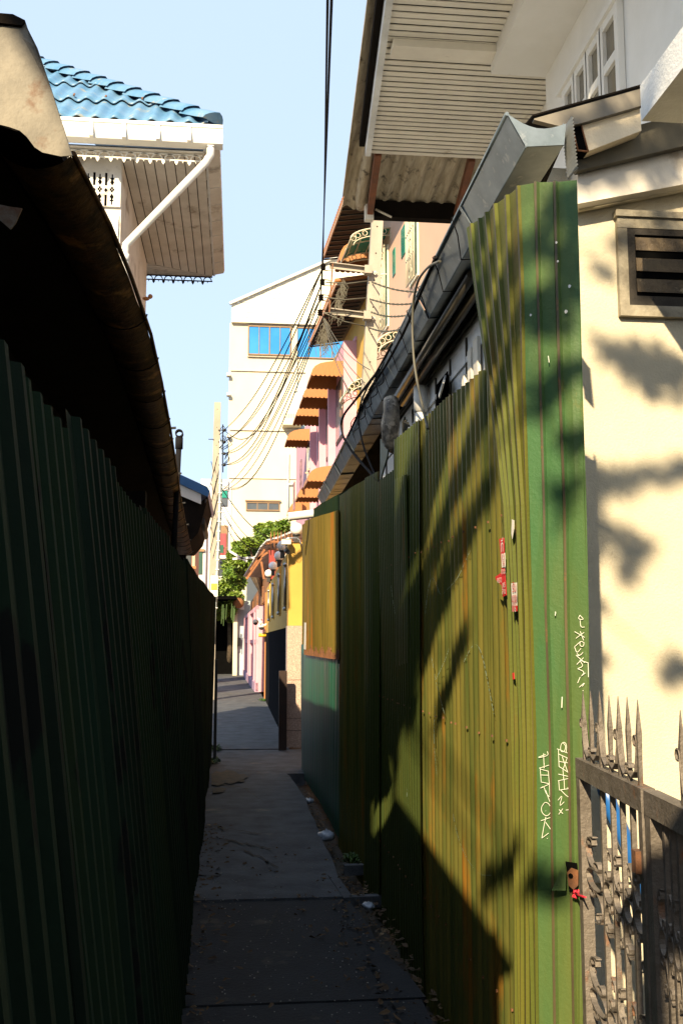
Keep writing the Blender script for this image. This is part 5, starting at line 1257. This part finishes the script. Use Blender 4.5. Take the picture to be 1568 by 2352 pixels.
m=MB(); m.tube([PY(1385,1800,4.12),PY(1400,1850,4.12),PY(1440,1940,4.12),PY(1475,2040,4.12),PY(1530,2180,4.12),PY(1580,2300,4.12)],.034,12); tag(m.build('blue_pipe',blue_pvc),'blue plastic pipe slanting down behind the iron gate','pipe')
# ================================================================ GROUND CLUTTER
rr=random.Random(11)
m=MB()
def dleaf(x,y,z,L):
    a=rr.uniform(0,6.28); d=V((math.cos(a),math.sin(a),rr.uniform(-.2,.3))); s_=V((-math.sin(a),math.cos(a),rr.uniform(-.4,.4)))
    q=V((x,y,z)); m.poly([q,q+d*L*.35+s_*L*.24,q+d*L*.75+s_*L*.2+V((0,0,.008))]); m.poly([q,q+d*L*.75+s_*L*.2+V((0,0,.008)),q+d*L]); m.poly([q,q+d*L,q+d*L*.7-s_*L*.2,q+d*L*.3-s_*L*.22])
for _ in range(520):
    y=rr.uniform(3.8,7.0)**1; x=rr.gauss(.80,.10)
    if x>.93: continue
    dleaf(x,y,.006 if x<.72 else -.02,rr.uniform(.02,.06))
for _ in range(130):
    y=rr.uniform(4,9); x=lbase(y)+abs(rr.gauss(0,.10))+.02; dleaf(x,y,.014,rr.uniform(.02,.06))
for _ in range(90): dleaf(rr.uniform(-.2,.8),rr.uniform(3.9,8.0),.016,rr.uniform(.02,.05))
for _ in range(160): dleaf(rr.gauss(.80,.05),rr.uniform(7,12.4),-.13,rr.uniform(.03,.07))
m.build('leaf_litter',litter,kind='stuff')
m=MB()
for _ in range(380):
    q=V((rr.uniform(-.2,.8),rr.uniform(3.9,7.5),.014)); s_=rr.uniform(.001,.0035); m.box(q-V((s_,s_,0)),q+V((s_,s_,s_)))
m.build('grit',M('grit',(.30,.29,.26),None,.9),kind='stuff')
def bag(label,x,y,z,s_,seed):
    r2=random.Random(seed); c=PZ(x,y,z); m=MB(); nu,nv=14,8; rows=[]
    for i in range(nv+1):
        th=math.pi*i/nv; row=[]; m.sm=True
        for j in range(nu):
            k=1+r2.uniform(-.22,.22); row.append(m.av(c+V((math.sin(th)*math.cos(2*math.pi*j/nu)*s_*k,math.sin(th)*math.sin(2*math.pi*j/nu)*s_*1.6*k,(math.cos(th)*.55+.5)*s_*k))))
        rows.append(row)
    for i in range(nv):
        for j in range(nu): m.fc([rows[i][j],rows[i+1][j],rows[i+1][(j+1)%nu],rows[i][(j+1)%nu]])
    tag(m.build('plastic_bag',plastic),label,'bag','litter bags in the gutter strip')
bag('crumpled clear plastic bag lying in the gutter strip by the right fence',750,1930,-.03,.07,1); bag('small crumpled plastic wrapper farther up the gutter strip',710,1845,-.05,.045,2); bag('torn white wrapper among the dry leaves on the path edge',845,2088,-.005,.035,3)
# broken drain frame
m=MB(); z=-.02
for a,b in (((762,2020),(800,2075)),((800,2072),(880,2068)),((790,1998),(850,1996))): m.beam(PZ(*a,z),PZ(*b,z),.06,.07)
tag(m.build('drain_frame',concrete),'broken concrete drain frame beside the path under the right fence','drain')
def weed(label,x,y,n,s_,seed):
    r2=random.Random(seed); c=PZ(x,y,0); m=MB()
    for _ in range(n):
        a=r2.uniform(0,6.28); d=V((math.cos(a),math.sin(a),r2.uniform(.3,1.4))).normalized(); q=c+V((r2.gauss(0,s_*.4),r2.gauss(0,s_),0)); L=s_*r2.uniform(.5,1.2); sd=V((-d.y,d.x,0)).normalized()*L*.16
        m.poly([q,q+d*L*.5+sd,q+d*L+V((0,0,-L*.2)),q+d*L*.5-sd])
    tag(m.build('weed',leafm2),label,'weed','weeds at the fence foot')
weed('small green weed sprouting at the far foot of the left fence',490,1722,60,.12,1); weed('low weed patch beneath the left fence where the path brightens',489,1752,70,.11,2); weed('dark weed patch in the gutter strip near the drain frame',812,1975,150,.07,3); weed('tuft of weeds at the corner of the yellow wall',606,1610,60,.12,4)
# ================================================================ unseen objects added out of frame to shade the alley
tw=thing('shadeboard','added unseen grey board on tall posts shading the right fence','shadeboard',(-3.0,-2.4,0))
m=MB(); m.box((-3.03,-4.0,6.93),(-3.0,-.83,9.5)); m.build('board',soffit_grey,tw)  # added board, sized to cast the dark band on the right fence
for y in (-3.9,-2.4,-.9): m=MB(); m.box((-3.08,y-.03,0),(-3.032,y+.03,9.3)); m.build('post',dark_iron,tw)
def shadeblob(x,y,plane,t,r):
    if plane=='f': q=PL(x,y,FA,FB)
    elif plane=='p': q=PL(x,y,FR0,FR1)
    else: q=PY(x,y,YW)
    q=q+S*t; return (q,(r,r*.9,r))
bl_=[]
for x,y,pl,t,r in ((1060,1490,'f',8,.05),(1045,1530,'f',8,.045),(1030,1570,'f',8,.045),(1010,1620,'f',8,.045),(950,1650,'f',8,.07),(1165,1985,'f',8,.05),(1125,2030,'f',8,.04),
   (1165,700,'f',8,.10),(1130,830,'f',8,.13),(1110,560,'f',8,.09),(1150,950,'f',8,.07),(1180,800,'f',8,.05),
   (1250,740,'p',8,.05),(1225,690,'p',7,.04),(1310,600,'p',8,.06),(1300,700,'p',8,.05),(1240,900,'p',8,.05),(1300,1130,'p',8,.04),(1225,2010,'p',8,.025),(1265,2030,'p',8,.02),(1320,480,'p',7,.08),(1240,560,'p',7,.03),(1310,850,'p',7,.04),(1280,460,'p',7,.04),(1330,1000,'p',7,.03),
   (1400,800,'w',10,.06),(1450,820,'w',10,.07),(1500,840,'w',10,.08),(1550,850,'w',10,.07),(1400,1110,'w',10,.05),(1450,1100,'w',10,.06),(1510,1085,'w',10,.05),(1560,1070,'w',10,.04),(1425,1235,'w',10,.06),(1470,1255,'w',10,.045),(1440,1310,'w',10,.04),(1540,1540,'w',10,.04),(1575,1530,'w',10,.05),(1560,600,'w',10,.07),(1480,660,'w',10,.05),(1530,520,'w',10,.06),(1390,620,'w',10,.04),(1440,560,'w',10,.04),
   (1340,440,'w',10,.07),(1400,450,'w',10,.05),(1540,370,'w',10,.10),(1480,420,'w',10,.08),(1430,310,'w',10,.06),(1520,440,'w',10,.08),(1400,400,'w',10,.04)):
    bl_.append(shadeblob(x,y,pl,t,r))
for x,y,r in ((1500,60,.42),(1560,140,.42),(1450,180,.30),(1600,20,.42),(1480,-60,.36),(1400,150,.16)): bl_.append((PX(x,y,XW)+S*10,(r,r,r)))
bl_.append((PX(1515,190,1.42)+S*7,(.16,.16,.12)))
r3=random.Random(21)
def fz(Y,z,r): bl_.append((V((lerp(FA[0],FB[0],(Y-FA[1])/(FB[1]-FA[1])),Y,z))+S*8,(r,r,r)))
Y=3.72
while Y<5.75:
    zA=2.59-.44*(Y-3.96); zB=2.36-.5*(Y-3.71); zM=2.06-.337*(Y-3.59); j=lambda k=.02:r3.uniform(-k,k)
    fz(Y,zA+.20+j(),.10)
    if Y>4.1: fz(Y,zA+.36+j(.05),.12)
    fz(Y,(zA+zB)/2+j(),.055); 
    fz(Y,(zB+zM)/2+j(.03),.05+.04*(Y>4.4)); 
    if Y>4.9: fz(Y,zM-.02+j(.04),.07); fz(Y,zB+.08,.07); fz(Y,zA+.05,.07)
    if Y>5.3: fz(Y,zM-.2+j(.04),.08)
    Y+=.105
def shade_tree():
    t=thing('shade_tree','leafy tree behind the camera dappling the fence with shade','tree',(-4.6,-6.2,0)); r2=random.Random(9); m=MB()
    fork=V((-4.3,-6.0,9.4)); m.tube([(-4.6,-6.2,0),(-4.5,-6.1,4.5),fork],[.18,.14,.09],9)
    for i,(c,r) in enumerate(bl_):
        if i%6==0: m.tube([fork,fork.lerp(c,.5)+V((0,0,.05)),c],[.03,.016,.005],5)
    m.build('trunk',bark,t); m=MB()
    for c,r in bl_: leaves(m,c,r,int(40+9000*r[0]*r[0]),.07 if r[0]<.2 else .13,r2)
    m.build('crown',leafm2,t)
shade_tree()
bounce_zinc=M('bounce_zinc_sheet',(.55,.55,.53),(.46,.46,.44),.6,.1,5)  # pale sheets added on unseen roof tops to bounce sun onto the soffits
m=MB()
m.poly([(-.70,-.47,3.0),(-.72,1.95,3.17),(-3.4,1.95,4.05),(-3.4,-.47,3.95)])
for k in range(len(ED)-1):
    a_,b_=ED[k],ED[k+1]; m.poly([a_+V((-.12,0,.075)),b_+V((-.12,0,.075)),V((-3.4,b_.y,3.95)),V((-3.4,a_.y,3.95))])
m.build('roof_sheet',bounce_zinc,sh)
m=MB(); m.poly([gn[0]+V((.14,.5,.07)),gn[0]+sh_+V((.09,0,.07)),V((5,13.2,4.36)),V((5,4.42,4.36)),V((1.25,4.35,3.78))]); m.build('roof_sheet',bounce_zinc,wh)  # added top sheet, bounces sun upward
# two unseen houses added behind the camera to block sky light
nb=thing('sky_block_house','added unseen house with dark base and white upper storey blocking sky light on the right','house',(4,-3,0))
m=MB(); m.box((2.3,-7,3.4),(6,-.6,6.0)); m.build('upper_wall',white_paint,nb); m=MB(); m.box((2.3,-7,0),(6,1.2,3.39)); m.build('wall',timber_black,nb)  # pale upper wall bounces sun to the soffits, dark base blocks sky
cw2=thing('sky_block_rear_house','added unseen dark low house blocking the low sky far behind the camera','house',(1,-9,0))
m=MB(); m.box((-2,-10,0),(8,-8,4.8)); m.build('wall',timber_black,cw2)  # added only to block the bright low sky

pr=thing('sky_block_roof','added unseen sheet metal roof blocking sky light just behind the camera','roof',(.6,-3.5,0))
m=MB(); m.box((-.6,-6.9,3.3),(2.28,-1.3,3.34)); m.build('sheet',timber_black,pr); m=MB(); m.box((-.6,-6.9,3.342),(2.28,-1.3,3.35)); m.build('bounce_sheet',bounce_zinc,pr)  # added roof: dark underside blocks sky fill, pale top bounces sun up
for x,y in ((-.55,-1.4),(1.8,-1.4),(-.55,-6.8),(1.8,-6.8)): m=MB(); m.box((x-.03,y-.03,-.1),(x+.03,y+.03,3.298)); m.build('post',timber_black,pr)
